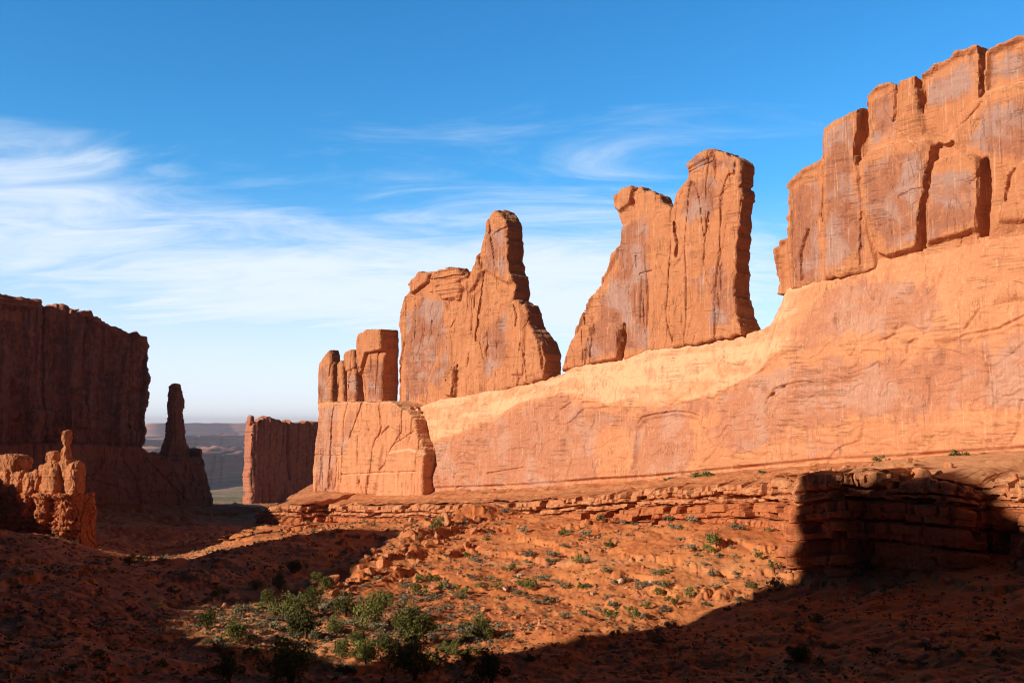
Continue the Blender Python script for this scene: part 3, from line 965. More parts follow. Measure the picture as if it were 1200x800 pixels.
    o = fin('rock_pedestal', WALL, out, 3.0, 18, 0.34, M_WALL, None, relief=rel, r=1.0, amp=0.6, seed=66.0, flute=0.4, wmax=5, edge=0.3,
            paint=face_paint([[(368, 580), (370, 475), (398, 475), (392, 580)], [(392, 530), (408, 480), (420, 480), (405, 530)]], WALL, 3.0, pale_top=0.8, soft=6))
    tag(o, 'jointed orange rock block carrying the four pillars at the far end of the cliff', 'rock block')


build_towers()

# ------------------------------------------------------------------ western mesa, spire, far butte


def build_west():
    mesa = empty('sandstone_mesa', ENDF.world(-30, 0, -38), label='dark shaded mesa with sheer streaked walls and a lit crumbling rim', cat='mesa')
    out = [(-330, 360), (-200, 345), (-80, 344), (0, 347), (18, 347), (30, 350), (50, 354), (54, 359), (68, 355), (80, 360), (92, 364), (94, 370), (105, 366), (111, 373), (125, 379), (142, 388),
           (150, 391), (160, 389), (164, 397), (172, 397), (174, 404), (173, 422), (176, 445), (175, 472), (172, 492), (171, 535), (60, 540), (-330, 550)]
    C = lambda P, d, wd: crack(ENDF, P, 0, d, wd)
    rel = relief_sum(*(bump_poly(ENDF, P, 0, h, 2.2) for P, h in (
        ([(30, 540), (25, 355), (52, 352), (48, 540)], 2.0), ([(78, 540), (80, 400), (95, 370), (112, 400), (108, 540)], 2.6), ([(134, 540), (140, 420), (152, 395), (158, 540)], 2.4),
        ([(-40, 540), (-30, 350), (10, 350), (5, 540)], 2.2), ([(112, 520), (114, 420), (132, 400), (134, 520)], -2.4), ([(52, 520), (52, 390), (76, 370), (78, 520)], -2.2),
        ([(157, 540), (160, 420), (172, 420), (172, 540)], -1.2))),
        C([(51, 352), (50, 400), (54, 520)], 2.0, 0.8), C([(79, 362), (78, 420), (80, 520)], 2.0, 0.8), C([(98, 390), (96, 430), (106, 520)], 1.2, 0.6), C([(149, 400), (152, 530)], 1.4, 0.7),
        lambda U, Z: 2.6 * np.abs(fbm2(U / 7.0, Z / 90, 3)) + 0.7 * fbm2(U / 1.9, Z / 30, 2) - 2.2 * sst(Z, 28, 24) * sst(n2(U / 9, Z / 4), -0.6, 0.2))
    def paint(u, w, z, nv):
        return {'varnish': 0.62 * sst(nv[:, 1], 0.0, 0.4), 'pale': 0.6 * sst(nv[:, 2], 0.3, 0.8)}
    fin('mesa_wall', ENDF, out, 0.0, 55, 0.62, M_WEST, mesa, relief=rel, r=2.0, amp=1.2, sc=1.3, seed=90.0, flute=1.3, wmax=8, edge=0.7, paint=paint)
    # thin overhanging rim beds
    for P, th in (([(-60, 352), (-60, 346), (0, 345), (48, 351), (50, 360), (0, 357)], 26), ([(-20, 376), (-20, 364), (20, 362), (32, 368), (26, 376)], 3), ([(94, 371), (93, 366), (104, 364), (110, 368), (110, 372)], 9),
                  ([(108, 375), (112, 371), (140, 386), (160, 392), (160, 397), (140, 393)], 20), ([(160, 398), (162, 393), (172, 395), (175, 403), (173, 410)], 6)):
        fin('rim_bed', ENDF, P, 2.6, th, 0.42, M_WEST, mesa, r=0.9, amp=0.6, sc=0.7, seed=12.0 + th, flute=0.6, wmax=4, edge=0.5,
            relief=lambda U, Z: 0.8 * n2(Z / 0.8, U / 20))
    # smooth rock foot
    out = [(-330, 600), (-330, 540), (0, 522), (60, 518), (120, 520), (160, 522), (172, 526), (180, 530), (190, 534), (198, 536), (210, 534), (231, 534), (231, 526), (238, 526), (239, 540), (241, 562), (244, 596)]
    rel = relief_sum(lambda U, Z: 9.0 * sst(Z, -14, -42) + 0.5 * n2(Z / 1.6, U / 40) + 1.0 * fbm2(U / 14, Z / 10, 2),
                     C([(142, 540), (150, 560), (152, 590)], 1.4, 0.6), C([(165, 535), (185, 560), (205, 585)], 1.6, 0.6), C([(100, 560), (140, 575)], 0.8, 0.6))
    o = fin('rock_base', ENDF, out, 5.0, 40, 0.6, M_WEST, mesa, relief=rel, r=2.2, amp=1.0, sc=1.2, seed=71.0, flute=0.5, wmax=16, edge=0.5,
            paint=lambda u, w, z, nv: {'varnish': 0.0 * u + 0.4, 'pale': 0.3 * sst(nv[:, 2], 0.3, 0.8)})
    out = [(196, 540), (202, 515), (201, 490), (201, 466), (203, 453), (207, 449), (212, 450), (214, 459), (216, 464), (217, 480), (219, 500), (222, 518), (226, 533), (227, 540)]
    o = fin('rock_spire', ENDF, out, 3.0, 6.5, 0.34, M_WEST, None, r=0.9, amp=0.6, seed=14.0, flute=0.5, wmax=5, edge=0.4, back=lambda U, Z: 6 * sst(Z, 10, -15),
            relief=relief_sum(bump_poly(ENDF, [(212, 540), (214, 470), (222, 490), (233, 540)], 3.0, -1.6, 1.0)), paint=lambda u, w, z, nv: {'varnish': 0.5 * sst(nv[:, 1], 0.1, 0.5)})
    tag(o, 'lone thin dark rock spire in the gap beside the shaded mesa', 'rock spire')
    # butte down the canyon
    FB = Frame(at(290, 583, 820)[:2], (-E[1], E[0]))
    out = [(292, 592), (292, 560), (294, 530), (296, 503), (297, 494), (307, 494), (309, 490), (316, 488), (326, 491), (337, 494), (341, 491), (346, 495), (360, 493), (390, 495), (450, 500),
           (450, 592)]
    rel = relief_sum(crack(FB, [(339, 490), (338, 530), (340, 560)], 0, 4.5, 1.6), lambda U, Z: 1.2 * fbm2(U / 8, Z / 70, 3) + 2.0 * sst(Z, -38, -58))
    b = empty('sandstone_butte', at(320, 585, 830), label='distant flat-topped butte with a thin sunlit edge and a dark purple face', cat='butte')
    fin('butte_wall', FB, out, 0.0, 13, 0.8, M_WEST, b, relief=rel, r=1.6, amp=0.8, sc=1.4, seed=33.0, flute=0.9, wmax=7, edge=0.6, paint=lambda u, w, z, nv: {'varnish': 0.5 * sst(nv[:, 1], 0.0, 0.4), 'pale': 0.3 * sst(nv[:, 2], 0.3, 0.8)})
    fin('cap_rock', FB, [(306, 496), (307, 491), (313, 489), (320, 489), (326, 492), (328, 497)], -2.0, 14, 0.6, M_WEST, b, r=1.2, amp=0.5, sc=0.6, seed=3.0, flute=0.3, wmax=4, edge=0.4,
        relief=lambda U, Z: 0.9 * n2(Z / 0.9, U / 30))
    fin('cap_rock', FB, [(293, 497), (293, 489), (295, 486), (298, 488), (299, 497)], -2.0, 6, 0.5, M_WEST, b, r=1.0, amp=0.5, sc=0.6, seed=8.0, flute=0.2, wmax=3, edge=0.3)


build_west()


def build_far():
    """distant mesas beyond the mouth of the canyon, each a raised block with ragged rim, and the plateau on the skyline"""
    def block(name, label, front, depth, top, foot, seed, rough):
        # front: plan line (x, y), from west to east; the block runs back from it
        front = np.array(front, float)
        seg = np.r_[0, np.cumsum(np.hypot(*np.diff(front, axis=0).T))]
        n = 260
        s = np.linspace(0, seg[-1], n)
        fx, fy = np.interp(s, seg, front[:, 0]), np.interp(s, seg, front[:, 1])
        wob = 1.7 * rough * fbm2(s / (rough * 5) + seed, 0 * s, 5, 0.6)
        fy = fy + wob
        q = fbm2(s / (rough * 4.5) + seed, 0 * s + 3, 4)
        tz = top + 0.16 * abs(top - foot) * (np.round(q * 2.5) / 2.5 * 0.7 + 0.3 * q)
        prof = [(0.0, 0.0), (0.08, 0.16), (0.10, 0.40), (0.13, 0.62), (0.135, 0.66), (0.17, 0.92), (0.19, 1.0)]
        rows = []
        H = abs(top - foot)
        for t in np.linspace(0, 1, 40):
            k = np.interp(t, np.linspace(0, 1, len(prof)), [p[1] for p in prof])
            b = np.interp(t, np.linspace(0, 1, len(prof)), [p[0] for p in prof])
            z = foot - 20 + (tz - foot + 20) * k
            y = fy + b * H * 2.4 + 0.05 * H * fbm2(s / 25 + seed, 0 * s + k * 5, 3)
            rows.append(np.stack([fx, y, z], 1))
        for t in np.linspace(0, 1, 30)[1:]:
            z = tz + H * 0.10 * fbm2(fx / 120, (fy + depth * t) / 120 + seed, 4) * min(1, t * 6) - 0.1 * H * t
            rows.append(np.stack([fx, fy + 0.19 * H * 2.4 + depth * t, z], 1))
        rows.append(np.stack([fx, fy + depth * 1.05, 0 * fx + foot - 20], 1))
        V = np.array(rows)
        q = grid_quads(V.shape[0], V.shape[1])
        Vf = V.reshape(-1, 3)
        me = mesh(name, Vf, q, {'varnish': np.full(len(Vf), 0.3), 'pale': np.full(len(Vf), 0.2)})
        o = link(name, me, None, M_FAR)
        tag(o, label, 'mesa')
    X = lambda px, d: (px - 600) / F * d
    Zp = lambda py, d: (497 - py) / F * d
    block('far_mesa', 'broad hazy blue mesa wall beyond the canyon mouth, behind the green flat', [(X(-100, 3900), 3900), (X(60, 4200), 4200), (X(168, 4750), 4750), (X(188, 5000), 5000), (X(236, 5150), 5150), (X(290, 5600), 5600), (X(400, 6400), 6400), (X(640, 7400), 7400)], 1700, Zp(531, 5250), Zp(571, 5150), 3.0, 75)
    block('far_mesa', 'lower pink and blue mesa rim seen just under the skyline plateau', [(X(0, 7000), 7000), (X(172, 8000), 8000), (X(205, 8500), 8500), (X(240, 9000), 9000), (X(290, 9800), 9800), (X(600, 12000), 12000)], 3000, Zp(513, 8500), Zp(535, 8200), 9.0, 150)
    block('far_plateau', 'long pale plateau lying along the horizon', [(X(-700, 19000), 19000), (X(160, 17000), 17000), (X(260, 17500), 17500), (X(420, 18000), 18000), (X(1500, 20000), 20000)], 9000, Zp(497, 17000), Zp(509, 17000), 5.0, 500)


build_far()

# ------------------------------------------------------------------ bedded rock ledge along the foot of the cliff
EDGE_PX = [(300, 604, 455), (318, 593, 432), (332, 591, 420), (352, 592, 412), (368, 592, 416), (382, 592, 420), (450, 591, 392), (520, 590, 365), (600, 588, 335), (700, 582, 305),
           (745, 577, 292), (775, 573, 287), (800, 572, 280), (850, 570, 268), (900, 567, 255), (928, 566, 242), (942, 566, 219), (962, 563, 210), (985, 561, 204), (1015, 563, 205),
           (1045, 560, 199), (1090, 560, 195), (1118, 562, 193), (1134, 565, 194), (1152, 568, 196), (1176, 570, 193), (1200, 572, 187), (1300, 578, 164), (1500, 590, 136)]


def build_ledge():
    E3 = np.array([at(*c) for c in EDGE_PX])
    seg = np.r_[0, np.cumsum(np.hypot(*np.diff(E3[:, :2], axis=0).T))]
    s = np.arange(0, seg[-1], 0.34)
    ex, ey, ez = (np.interp(s, seg, E3[:, k]) for k in range(3))
    k = np.ones(9) / 9
    sm = lambda v: np.convolve(np.pad(v, 4, mode='edge'), k, 'valid')
    ex, ey = sm(ex), sm(ey)
    # outward normal in plan
    tx, ty = np.gradient(ex), np.gradient(ey)
    L = np.hypot(tx, ty)
    ox, oy = ty / L, -tx / L           # towards the viewer
    flip = np.sign((ox * -0.74 + oy * -0.67).mean())
    # going from far to near along the ledge; outward is the side of the valley
    ox, oy = ox * flip, oy * flip
    ox, oy = sm(sm(sm(ox))), sm(sm(sm(oy)))
    # inner line: the wall base (stay behind it)
    uu = (ex - OW[0]) * E[0] + (ey - OW[1]) * E[1]
    ww = (ex - OW[0]) * N[0] + (ey - OW[1]) * N[1]
    zb = wall_profiles(uu)[0]
    ix, iy = ex - N[0] * (ww + 6), ey - N[1] * (ww + 6)
    iz = zb + 0.1
    H = np.interp(s, seg, [9, 11, 14, 14, 14, 13, 12, 11, 11, 11, 12, 14, 15, 15, 16, 20, 25, 26, 26, 26, 26, 26, 26, 25, 22, 22, 22, 22, 22])
    chop = (cells(s / 5.5, 0 * s + 2.5, 3)[0] - 0.5) * 3.4 + (cells(s / 1.9, 0 * s + 6.5, 3)[0] - 0.5) * 1.2
    chop = chop * np.interp(s, seg, [0.2] * 10 + [0.35] * 4 + [0.8] + [1.0] * 14)
    rows, pale, var = [], [], []
    nb, nfc = 70, 120
    for t in np.linspace(0, 1, nb, endpoint=False):
        b = 1 - (1 - t) ** 0.8
        x, y = ix + (ex - ix) * b, iy + (ey - iy) * b
        z = iz + (ez - iz) * b
        rough = 0.35 * fbm2(x / 5, y / 5, 4) + 0.5 * (cells(x / 2.6, y / 2.6, 4)[0] - 0.5) * sst(n2(x / 14, y / 14), 0, 0.4)
        st = n2(0 * s + b * 7 + 0.6 * n2(s / 40, 0 * s), 0 * s + 4)
        z = z + (rough + 0.5 * st) * min(1, t * 4) + chop * sst(b, 0.55, 0.95)
        rows.append(np.stack([x, y, z], 1))
        pale.append(np.full(len(s), 0.55) * (1 - 0.5 * (ww < 40)) + 0.2)
        var.append(np.zeros(len(s)))
    th = np.array([0.0, 2.5, 2.9, 4.3, 4.8, 8.3, 8.8, 12.3, 12.7, 17.6, 18.1, 24.0])     # bed boundaries, metres below the rim
    off = np.array([0.7, -0.9, 0.1, -1.0, 1.0, -0.5, 1.1, -0.2, 1.5, 0.7, 1.9, 2.3])
    for t in np.linspace(0, 1, nfc):
        dep = t * H
        dd = dep + 0.6 * fbm2(s / 24, 0 * s + 1, 2)
        i = np.clip(np.searchsorted(th, dd, side='right') - 1, 0, len(th) - 1)
        bw = np.diff(np.r_[th, 30])[i]
        inb = (dd - th[i]) / bw
        joint = 2.6 + 1.5 * ((i * 7) % 3)
        c, e = cells(s / joint + i * 7.3 + 0.12 * n2(s / 3, dep / 2), 0 * s + np.floor(inb * 1.7) * 1.3 + i * 3.7 + 0.5, 5)
        w = off[i] + 1.5 * (c - 0.5) - 1.3 * (1 - sst(e, 0.0, 0.16)) * (off[i] > -0.3) * sst(n2(s / 7 + i * 3.1, dep / 5), -0.4, 0.2) - 2.4 * (c < 0.13)
        w = w - 0.6 * np.abs(inb * 2 - 1) ** 9 - 1.1 * sst(n2(s / 6 + 21, dep / 4.5 + 3), 0.25, 0.55)
        alc = np.interp(s, seg, np.r_[0, 0, 0, -3.5, 0, np.zeros(len(seg) - 5)])
        butt = 4.6 * fbm2(s / 12, 0 * s + 6, 2) * np.interp(s, seg, [0.2] * 10 + [0.5] * 5 + [1.0] * 14)
        w = w + alc * math.exp(-((t - 0.35) / 0.3) ** 2) + butt * (0.35 + 0.65 * t) + 0.13 * dep + 0.35 * fbm2(s / 1.3, dep / 0.9, 3)
        rows.append(np.stack([ex + ox * w, ey + oy * w, ez + chop * max(0.0, 1 - dep.min() / 4.0) * np.clip(1 - dep / 5.0, 0, 1) - dep + 0.15 * fbm2(s / 2, dep / 2 + 3, 2)], 1))
        pale.append(np.where((i == 0) | (i == 2), 0.55, 0.15))
        var.append(np.where(i >= 6, 0.35, 0.1) + 0 * s)
    V = np.array(rows)
    q = grid_quads(V.shape[0], V.shape[1])
    me = mesh('rock_ledge', V.reshape(-1, 3), q[:, ::-1] if flip > 0 else q, {'pale': np.array(pale).ravel(), 'varnish': np.array(var).ravel()}, smooth=False)
    o = link('rock_ledge', me, None, M_LEDGE)
    tag(o, 'long bedded red rock ledge running along the foot of the sunlit cliff', 'rock ledge')
    return E3


EDGE3 = build_ledge()


# ------------------------------------------------------------------ the western wall of the canyon, out of the picture to the left: it throws the long shadows
def build_shade_wall():
    SF = Frame((-205.0, 0.0), (0.0, -1.0))
    prof = [(-190, -70), (-190, 100), (-140, 118), (-90, 112), (-50, 124), (-10, 118), (14, 121), (26, 125), (34, 127), (41, 122), (46, 116), (50, 116), (54, 121), (58, 120), (60, 112), (58, 96),
            (54, 84), (51, 72), (51, 60), (57, 50), (66, 43), (80, 36), (100, 31), (122, 28), (134, 29), (142, 35), (152, 36), (163, 40), (178, 47), (192, 48), (206, 46), (224, 45), (236, 38), (238, 18), (240, 4),
            (252, 0), (270, -6), (290, -9), (296, -9), (300, -6), (306, -2), (316, -4), (322, -20), (322, -70)]
    P = [(-y, z) for y, z in prof]
    rel = lambda U, Z: 1.2 * fbm2(U / 9, Z / 60, 3)
    o = fin('shaded_cliff', SF, P, 3.5, 7.0, 1.1, M_WEST, None, relief=rel, r=2.0, amp=1.0, sc=1.6, seed=120.0, flute=0.8, wmax=7, edge=1.0, px=False,
            paint=lambda u, w, z, nv: {'varnish': 0.4 + 0 * u})
    tag(o, 'notched western canyon wall throwing long shadows across the valley floor', 'cliff')
    S2 = Frame((-262.0, 0.0), (0.0, -1.0))  # low fin added out of view to darken the ground below the mesa
    P = [(-y, z) for y, z in [(296, -60), (298, 20), (303, 32), (320, 37), (340, 36), (362, 40), (384, 38), (410, 42), (436, 36), (448, 26), (450, -60)]]
    o = fin('shaded_cliff', S2, P, 4.0, 8.0, 1.0, M_WEST, None, relief=rel, r=2.0, amp=1.0, sc=1.6, seed=150.0, flute=0.8, wmax=7, edge=1.0, px=False)
    tag(o, 'unseen low fin added to shade the ground below the mesa', 'cliff')
    S3 = Frame((-222.0, 0.0), (0.0, -1.0))
    P = [(-y, z) for y, z in [(-260, -60), (-260, 90), (-180, 96), (-100, 86), (-40, 92), (2, 88), (8, 60), (8, -60)]]
    o = fin('shaded_cliff', S3, P, 6.0, 40.0, 1.6, M_WEST, None, relief=rel, r=3.0, amp=1.4, sc=1.8, seed=170.0, flute=1.2, wmax=9, edge=1.5, px=False)
    tag(o, 'thick rock mass behind the near end of the western canyon wall', 'cliff')


build_shade_wall()

# ------------------------------------------------------------------ sunlit hoodoo and knobs at the left, on their own bedded ledge
def build_hoodoo():
    D0 = 330.0
    HF = Frame((at(75, 545, D0)[0], D0), (-0.95, 0.31))

    def lumps(name, L, vox, seed, parent=None, groove=0.0):
        us, zs, ws = [], [], []
        C = []
        for px, py, hw, hh, w in L:
            u, z = HF.uz(px, py, w)
            k = D0 / F
            C.append((u, w, z, hw * k * 1.04, hw * k * 1.1 + 0.4, hh * k))
        C = np.array(C)
        lo = (C[:, :3] - C[:, 3:]).min(0) - 2
        hi = (C[:, :3] + C[:, 3:]).max(0) + 2
        g = [np.arange(lo[i], hi[i], vox) for i in range(3)]
        U, Wg, Z = np.meshgrid(*g, indexing='ij')
        D = np.full(U.shape, 9.0, np.float32)
        for u, w, z, a, b, c in C:
            q = (np.abs((U - u) / a) ** 3.6 + np.abs((Wg - w) / b) ** 3.6 + np.abs((Z - z) / c) ** 3.2) ** (1 / 3.4)
            d = (q - 1) * min(a, c)
            h = np.clip(0.5 + 0.5 * (D - d) / 0.15, 0, 1)
            D = (D + (d - D) * h - 0.15 * h * (1 - h)).astype(np.float32)
        D = D + (0.9 * np.exp(-(fbm2(U / 1.9 + seed, Z / 9.0, 2) / 0.10) ** 2) * 0.16 + 0.16 * fbm3(U / 2.4 + seed, Wg / 2.4, Z / 2.8, 3)).astype(np.float32)
        return rocky(name, HF, D, lo, vox, M_BOULDER, parent, 0.85, 0.5, seed, lambda u, w, z, nv: {'pale': 0.35 * sst(nv[:, 2], 0.2, 0.9), 'varnish': 0.15 + 0 * u})
    o = lumps('hoodoo', [(66, 561, 11.5, 23, 0), (58, 567, 6, 15, 1.4), (88, 562, 8.5, 22, -0.8), (79, 550, 8, 14, -0.6), (63.5, 536, 6.6, 8, -0.4), (77.5, 533, 5.2, 11, -0.5), (77.5, 513, 4.6, 10.5, -0.5),
                         (52, 551, 5.0, 7, 0.8), (51, 573, 3.6, 7, 1.6)], 0.22, 3.0)
    tag(o, 'knobbly orange hoodoo with a rounded finger on top, lit against the dark mesa', 'hoodoo')
    o = lumps('rock_outcrop', [(17, 543, 15, 10.5, -1), (2, 546, 12, 12, -2), (9, 566, 7, 16, 1), (23, 566, 8, 16, 0.6), (36, 567, 7, 15, 1.2), (44, 562, 6, 13, 0), (-8, 562, 9, 20, 0), (-26, 556, 14, 26, -2), (-48, 552, 14, 30, -2)], 0.26, 19.0)
    tag(o, 'row of rounded orange rock knobs left of the hoodoo, half in shade', 'rock outcrop')

    def beds(U, Z):
        c, e = cells(U / 1.6 + 3 * np.floor(Z / 2.1), np.floor(Z / 2.1 + 0.3 * n2(U / 6, Z / 9)) * 1.7 + 0.5, 5)
        b = n2(Z / 0.9 + 0.3 * n2(U / 5, Z), U / 60)
        return 1.3 * (c - 0.5) - 0.9 * (1 - sst(e, 0, 0.2)) + 0.9 * b + 1.6 * fbm2(U / 4.5, 0 * Z + 3, 2) + 0.5 * fbm2(U / 1.2, Z / 1.0, 3)
    o = fin('rock_ledge', HF, [(-120, 650), (-120, 578), (-40, 580), (30, 579), (84, 579), (83, 590), (86, 606), (88, 640), (90, 660), (40, 665)], 4.0, 11, 0.3, M_LEDGE, None, relief=beds, r=0.9, amp=1.5, sc=0.6,
            seed=2.0, flute=0.2, wmax=8, edge=0.3)
    tag(o, 'short crumbling rock ledge that carries the sunlit hoodoo', 'rock ledge')


build_hoodoo()

# ------------------------------------------------------------------ boulders
def boulder_mesh(seed, flat=0.75, cuts=9, n=3):
    import bmesh
    rg = np.random.default_rng(seed)
    bm = bmesh.new()
    bmesh.ops.create_icosphere(bm, subdivisions=n, radius=1.0)
    V = np.array([v.co[:] for v in bm.verts])
    Fc = np.array([[v.index for v in f.verts] for f in bm.faces])
    bm.free()
    axes = np.concatenate([np.eye(3), -np.eye(3)])
    for k in range(cuts):
        d = axes[k] + 0.22 * rg.normal(size=3) if k < 6 else rg.normal(size=3)
        d /= np.linalg.norm(d)
        h = rg.uniform(0.52, 0.72) if k < 6 else rg.uniform(0.68, 0.9)
        p = V @ d
        V = V - np.outer(np.maximum(p - h, 0) * 0.92, d)
    V = V * np.array([1.0, rg.uniform(0.7, 1.0), flat * rg.uniform(0.8, 1.15)])
    s = seed * 3.7
    nrm = V / np.linalg.norm(V, axis=1, keepdims=True)
    V = V + nrm * (0.10 * fbm3(V[:, 0] * 1.8 + s, V[:, 1] * 1.8, V[:, 2] * 1.8, 3))[:, None]
    return V, Fc


BOULDERS = []
for k in range(9):
    V, Fc = boulder_mesh(k + 1, (0.8, 0.55, 0.95)[k % 3])
    me = mesh('boulder', V, Fc, {'varnish': np.full(len(V), 0.1), 'pale': np.full(len(V), 0.15)}, smooth=False)
    me.materials.append(M_BOULDER)
    BOULDERS.append(me)
PALE_BOULDERS = []
for k in range(3):
    V, Fc = boulder_mesh(k + 40, 0.65)
    me = mesh('pale_boulder', V, Fc, None, smooth=False)
    me.materials.append(M_WHITE)
    PALE_BOULDERS.append(me)
rnd = random.Random(5)


def put_boulder(px, py, wpx, label, group, pale=False, flat=1.0, sink=0.25, p=None):
    p = hit(px, py) if p is None else p
    if p is None:
        return None
    r = 0.5 * wpx * p[1] / F
    me = rnd.choice(PALE_BOULDERS if pale else BOULDERS)
    o = link('pale_boulder' if pale else 'boulder', me)
    o.scale = (r, r * rnd.uniform(0.8, 1.1), r * flat)
    o.rotation_euler = (rnd.uniform(-0.3, 0.3), rnd.uniform(-0.3, 0.3), rnd.uniform(0, 6.28))
    o.location = (p[0], p[1], p[2] + r * flat * (0.5 - sink))
    tag(o, label, 'boulder', group)
    return o


G_R = 'red boulders on the rubble ridge'
for px, py, w, lab in ((391, 681, 19, 'big blocky boulder at the low left end of the sunlit rubble ridge'), (393, 698, 18, 'squat boulder at the foot of the rubble ridge beside dark junipers'),
                       (353, 696, 12, 'rounded boulder on the valley floor left of the rubble ridge'), (433, 674, 15, 'upright rounded boulder midway up the rubble ridge'),
                       (450, 664, 22, 'leaning flat slab leaning on the rubble ridge'), (523, 612, 20, 'large tilted slab below the rock ledge, left of a green shrub'),
                       (510, 690, 12, 'boulder beside a round shrub on the open slope')):
    put_boulder(px, py, w, lab, None)
for px, py, w in ((408, 694, 11), (424, 666, 13), (465, 668, 12), (471, 684, 10), (419, 684, 10), (404, 672, 9), (440, 650, 11), (430, 655, 10), (457, 652, 12), (478, 652, 10), (446, 682, 9), (412, 660, 8),
                  (470, 640, 9), (485, 632, 9), (500, 640, 10), (512, 630, 9), (530, 632, 11), (547, 640, 10), (556, 625, 14), (558, 612, 14), (552, 634, 12), (505, 650, 8), (490, 660, 9), (530, 650, 7)):
    put_boulder(px + rnd.uniform(-2, 2), py, w, 'reddish boulder lying in the sunlit rubble ridge below the pillars', G_R)
for _ in range(34):
    t = rnd.random()
    px, py = 395 + 165 * t + rnd.gauss(0, 12), 680 - 66 * t + rnd.gauss(0, 9)
    put_boulder(px, py, rnd.uniform(3.5, 8), 'reddish boulder lying in the sunlit rubble ridge below the pillars', G_R)
for _ in range(45):
    px, py = rnd.uniform(450, 920), rnd.uniform(612, 735)
    if py > 740 - (px - 600) * 0.13:
        continue
    put_boulder(px, py, rnd.uniform(2.5, 6), 'small red stone block scattered on the sunlit talus slope', 'small red blocks on the sunlit slope')
for _ in range(20):
    put_boulder(rnd.uniform(640, 1190), rnd.uniform(715, 795), rnd.uniform(3, 8), 'red stone block on the shaded slope in the foreground', 'red blocks on the shaded foreground slope')
for _ in range(8):
    put_boulder(rnd.uniform(5, 230), rnd.uniform(690, 795), rnd.uniform(4, 11), 'red stone block on the dark slope at the lower left', 'red blocks on the dark left slope')
put_boulder(65, 758, 24, 'broad flat slab lying in the dark lower left slope', None, flat=0.6)
for px, py, w, lab in ((342, 643, 8, 'leftmost pale boulder of three in the shade below the pillars'), (353, 642, 13, 'long pale boulder, middle of three in the shade below the pillars'), (362, 641, 8, 'rightmost pale boulder of three in the shade below the pillars'),
                       (592, 691, 9, 'pale block beside a dark shrub low on the sunlit slope'), (609, 676, 8, 'pale block just above a sage shrub on the sunlit slope'), (727, 683, 11, 'largest whitish block on the sunlit slope'),
                       (762, 685, 8, 'small bright white stone by green shrubs on the sunlit slope'), (695, 697, 8, 'round pale stone midway between shrubs on the sunlit slope'), (1085, 755, 11, 'white boulder in the shaded right foreground, upper of two'),
                       (1084, 772, 9, 'white upright boulder in the shaded right foreground, lower of two'), (1170, 782, 9, 'white stone near the lower right corner'), (864, 722, 8, 'pale stone just inside the shadow edge'),
                       (1110, 681, 7, 'white stone at the foot of the shaded rock ledge'), (1150, 610, 9, 'pale block in the shaded recess right of the ledge buttress')):
    put_boulder(px, py, w, lab, None, pale=True)
for _ in range(34):
    put_boulder(rnd.gauss(1085, 28), rnd.gauss(728, 22), rnd.uniform(2, 5), 'little pale stone in the rubble patch of the shaded right foreground', 'pale stones in the shaded rubble patch', pale=True)
# fallen blocks along the foot of the ledge
for _ in range(60):
    t = rnd.random()
    px = 330 + 600 * t
    base = float(np.interp(px, [330, 500, 700, 800, 930], [624, 612, 604, 610, 614]))
    put_boulder(px, base + abs(rnd.gauss(0, 7)) - 3, rnd.uniform(3, 9), 'fallen red block at the foot of the long rock ledge', 'fallen blocks along the ledge foot')
for _ in range(15):
    put_boulder(rnd.uniform(935, 1190), rnd.uniform(684, 706), rnd.uniform(4, 10), 'fallen block at the foot of the shaded ledge buttress', 'fallen blocks below the shaded buttress')
# a low broken bed of rock cropping out of the lower slope
for _ in range(34):
    t = rnd.random()
    put_boulder(572 + 92 * t + rnd.gauss(0, 3), 712 + 20 * t + abs(rnd.gauss(0, 9)), rnd.uniform(4, 11), 'broken red block of the low outcrop just above the shadow edge', 'blocks of the low outcrop on the slope', flat=0.8, sink=0.4)
# blocks lying on the bench above the shaded buttress
for px, py, w, d in ((962, 557, 22, 213), (984, 553, 26, 212), (1004, 557, 18, 207), (1028, 549, 26, 209), (1052, 543, 34, 211), (1060, 552, 24, 203), (1080, 549, 30, 206), (1100, 551, 24, 201), (1118, 552, 22, 200),
                     (1136, 552, 28, 201), (1158, 553, 26, 204), (1182, 553, 24, 203), (1200, 556, 30, 197), (1042, 557, 14, 200), (1090, 557, 14, 198), (1012, 548, 12, 212), (1066, 535, 9, 222), (972, 546, 10, 219), (1150, 541, 12, 216), (1112, 541, 12, 213)):
    put_boulder(px, py, w, 'weathered red block lying on the bench above the shaded buttress', 'red blocks on the bench above the buttress', p=at(px, py + w * 0.40, d), sink=0.45, flat=rnd.uniform(0.6, 0.95))
for _ in range(24):
    px, b = rnd.uniform(935, 1195), rnd.uniform(0.25, 0.9)
    u, z = WALL.uz(px, float(np.interp(px, COLS[:, 0], COLS[:, 1])), 0.0)
    q = at(px, float(np.interp(px, [c[0] for c in EDGE_PX], [c[1] for c in EDGE_PX])), float(np.interp(px, [c[0] for c in EDGE_PX], [c[2] for c in EDGE_PX])))
    put_boulder(px, 0, rnd.uniform(5, 15), 'rubble block strewn over the bench between the wall and the shaded buttress', 'rubble blocks on the sunlit bench', p=WALL.world(u, 0.0, z) * (1 - b) + q * b, sink=0.3, flat=rnd.uniform(0.5, 0.9))
# debris in the notch between the pillars and the pointed tower
for px, py, w in ((468, 474, 9), (475, 479, 8), (482, 477, 9), (488, 476, 8), (492, 481, 7), (484, 484, 9)):
    u, z = WALL.uz(px, py, -2.5)
    put_boulder(px, py, w, 'angular block heaped in the notch between the pillars and the pointed tower', 'blocks in the notch by the pillars', p=WALL.world(u, -2.5, z - 0.8))

# ------------------------------------------------------------------ plants


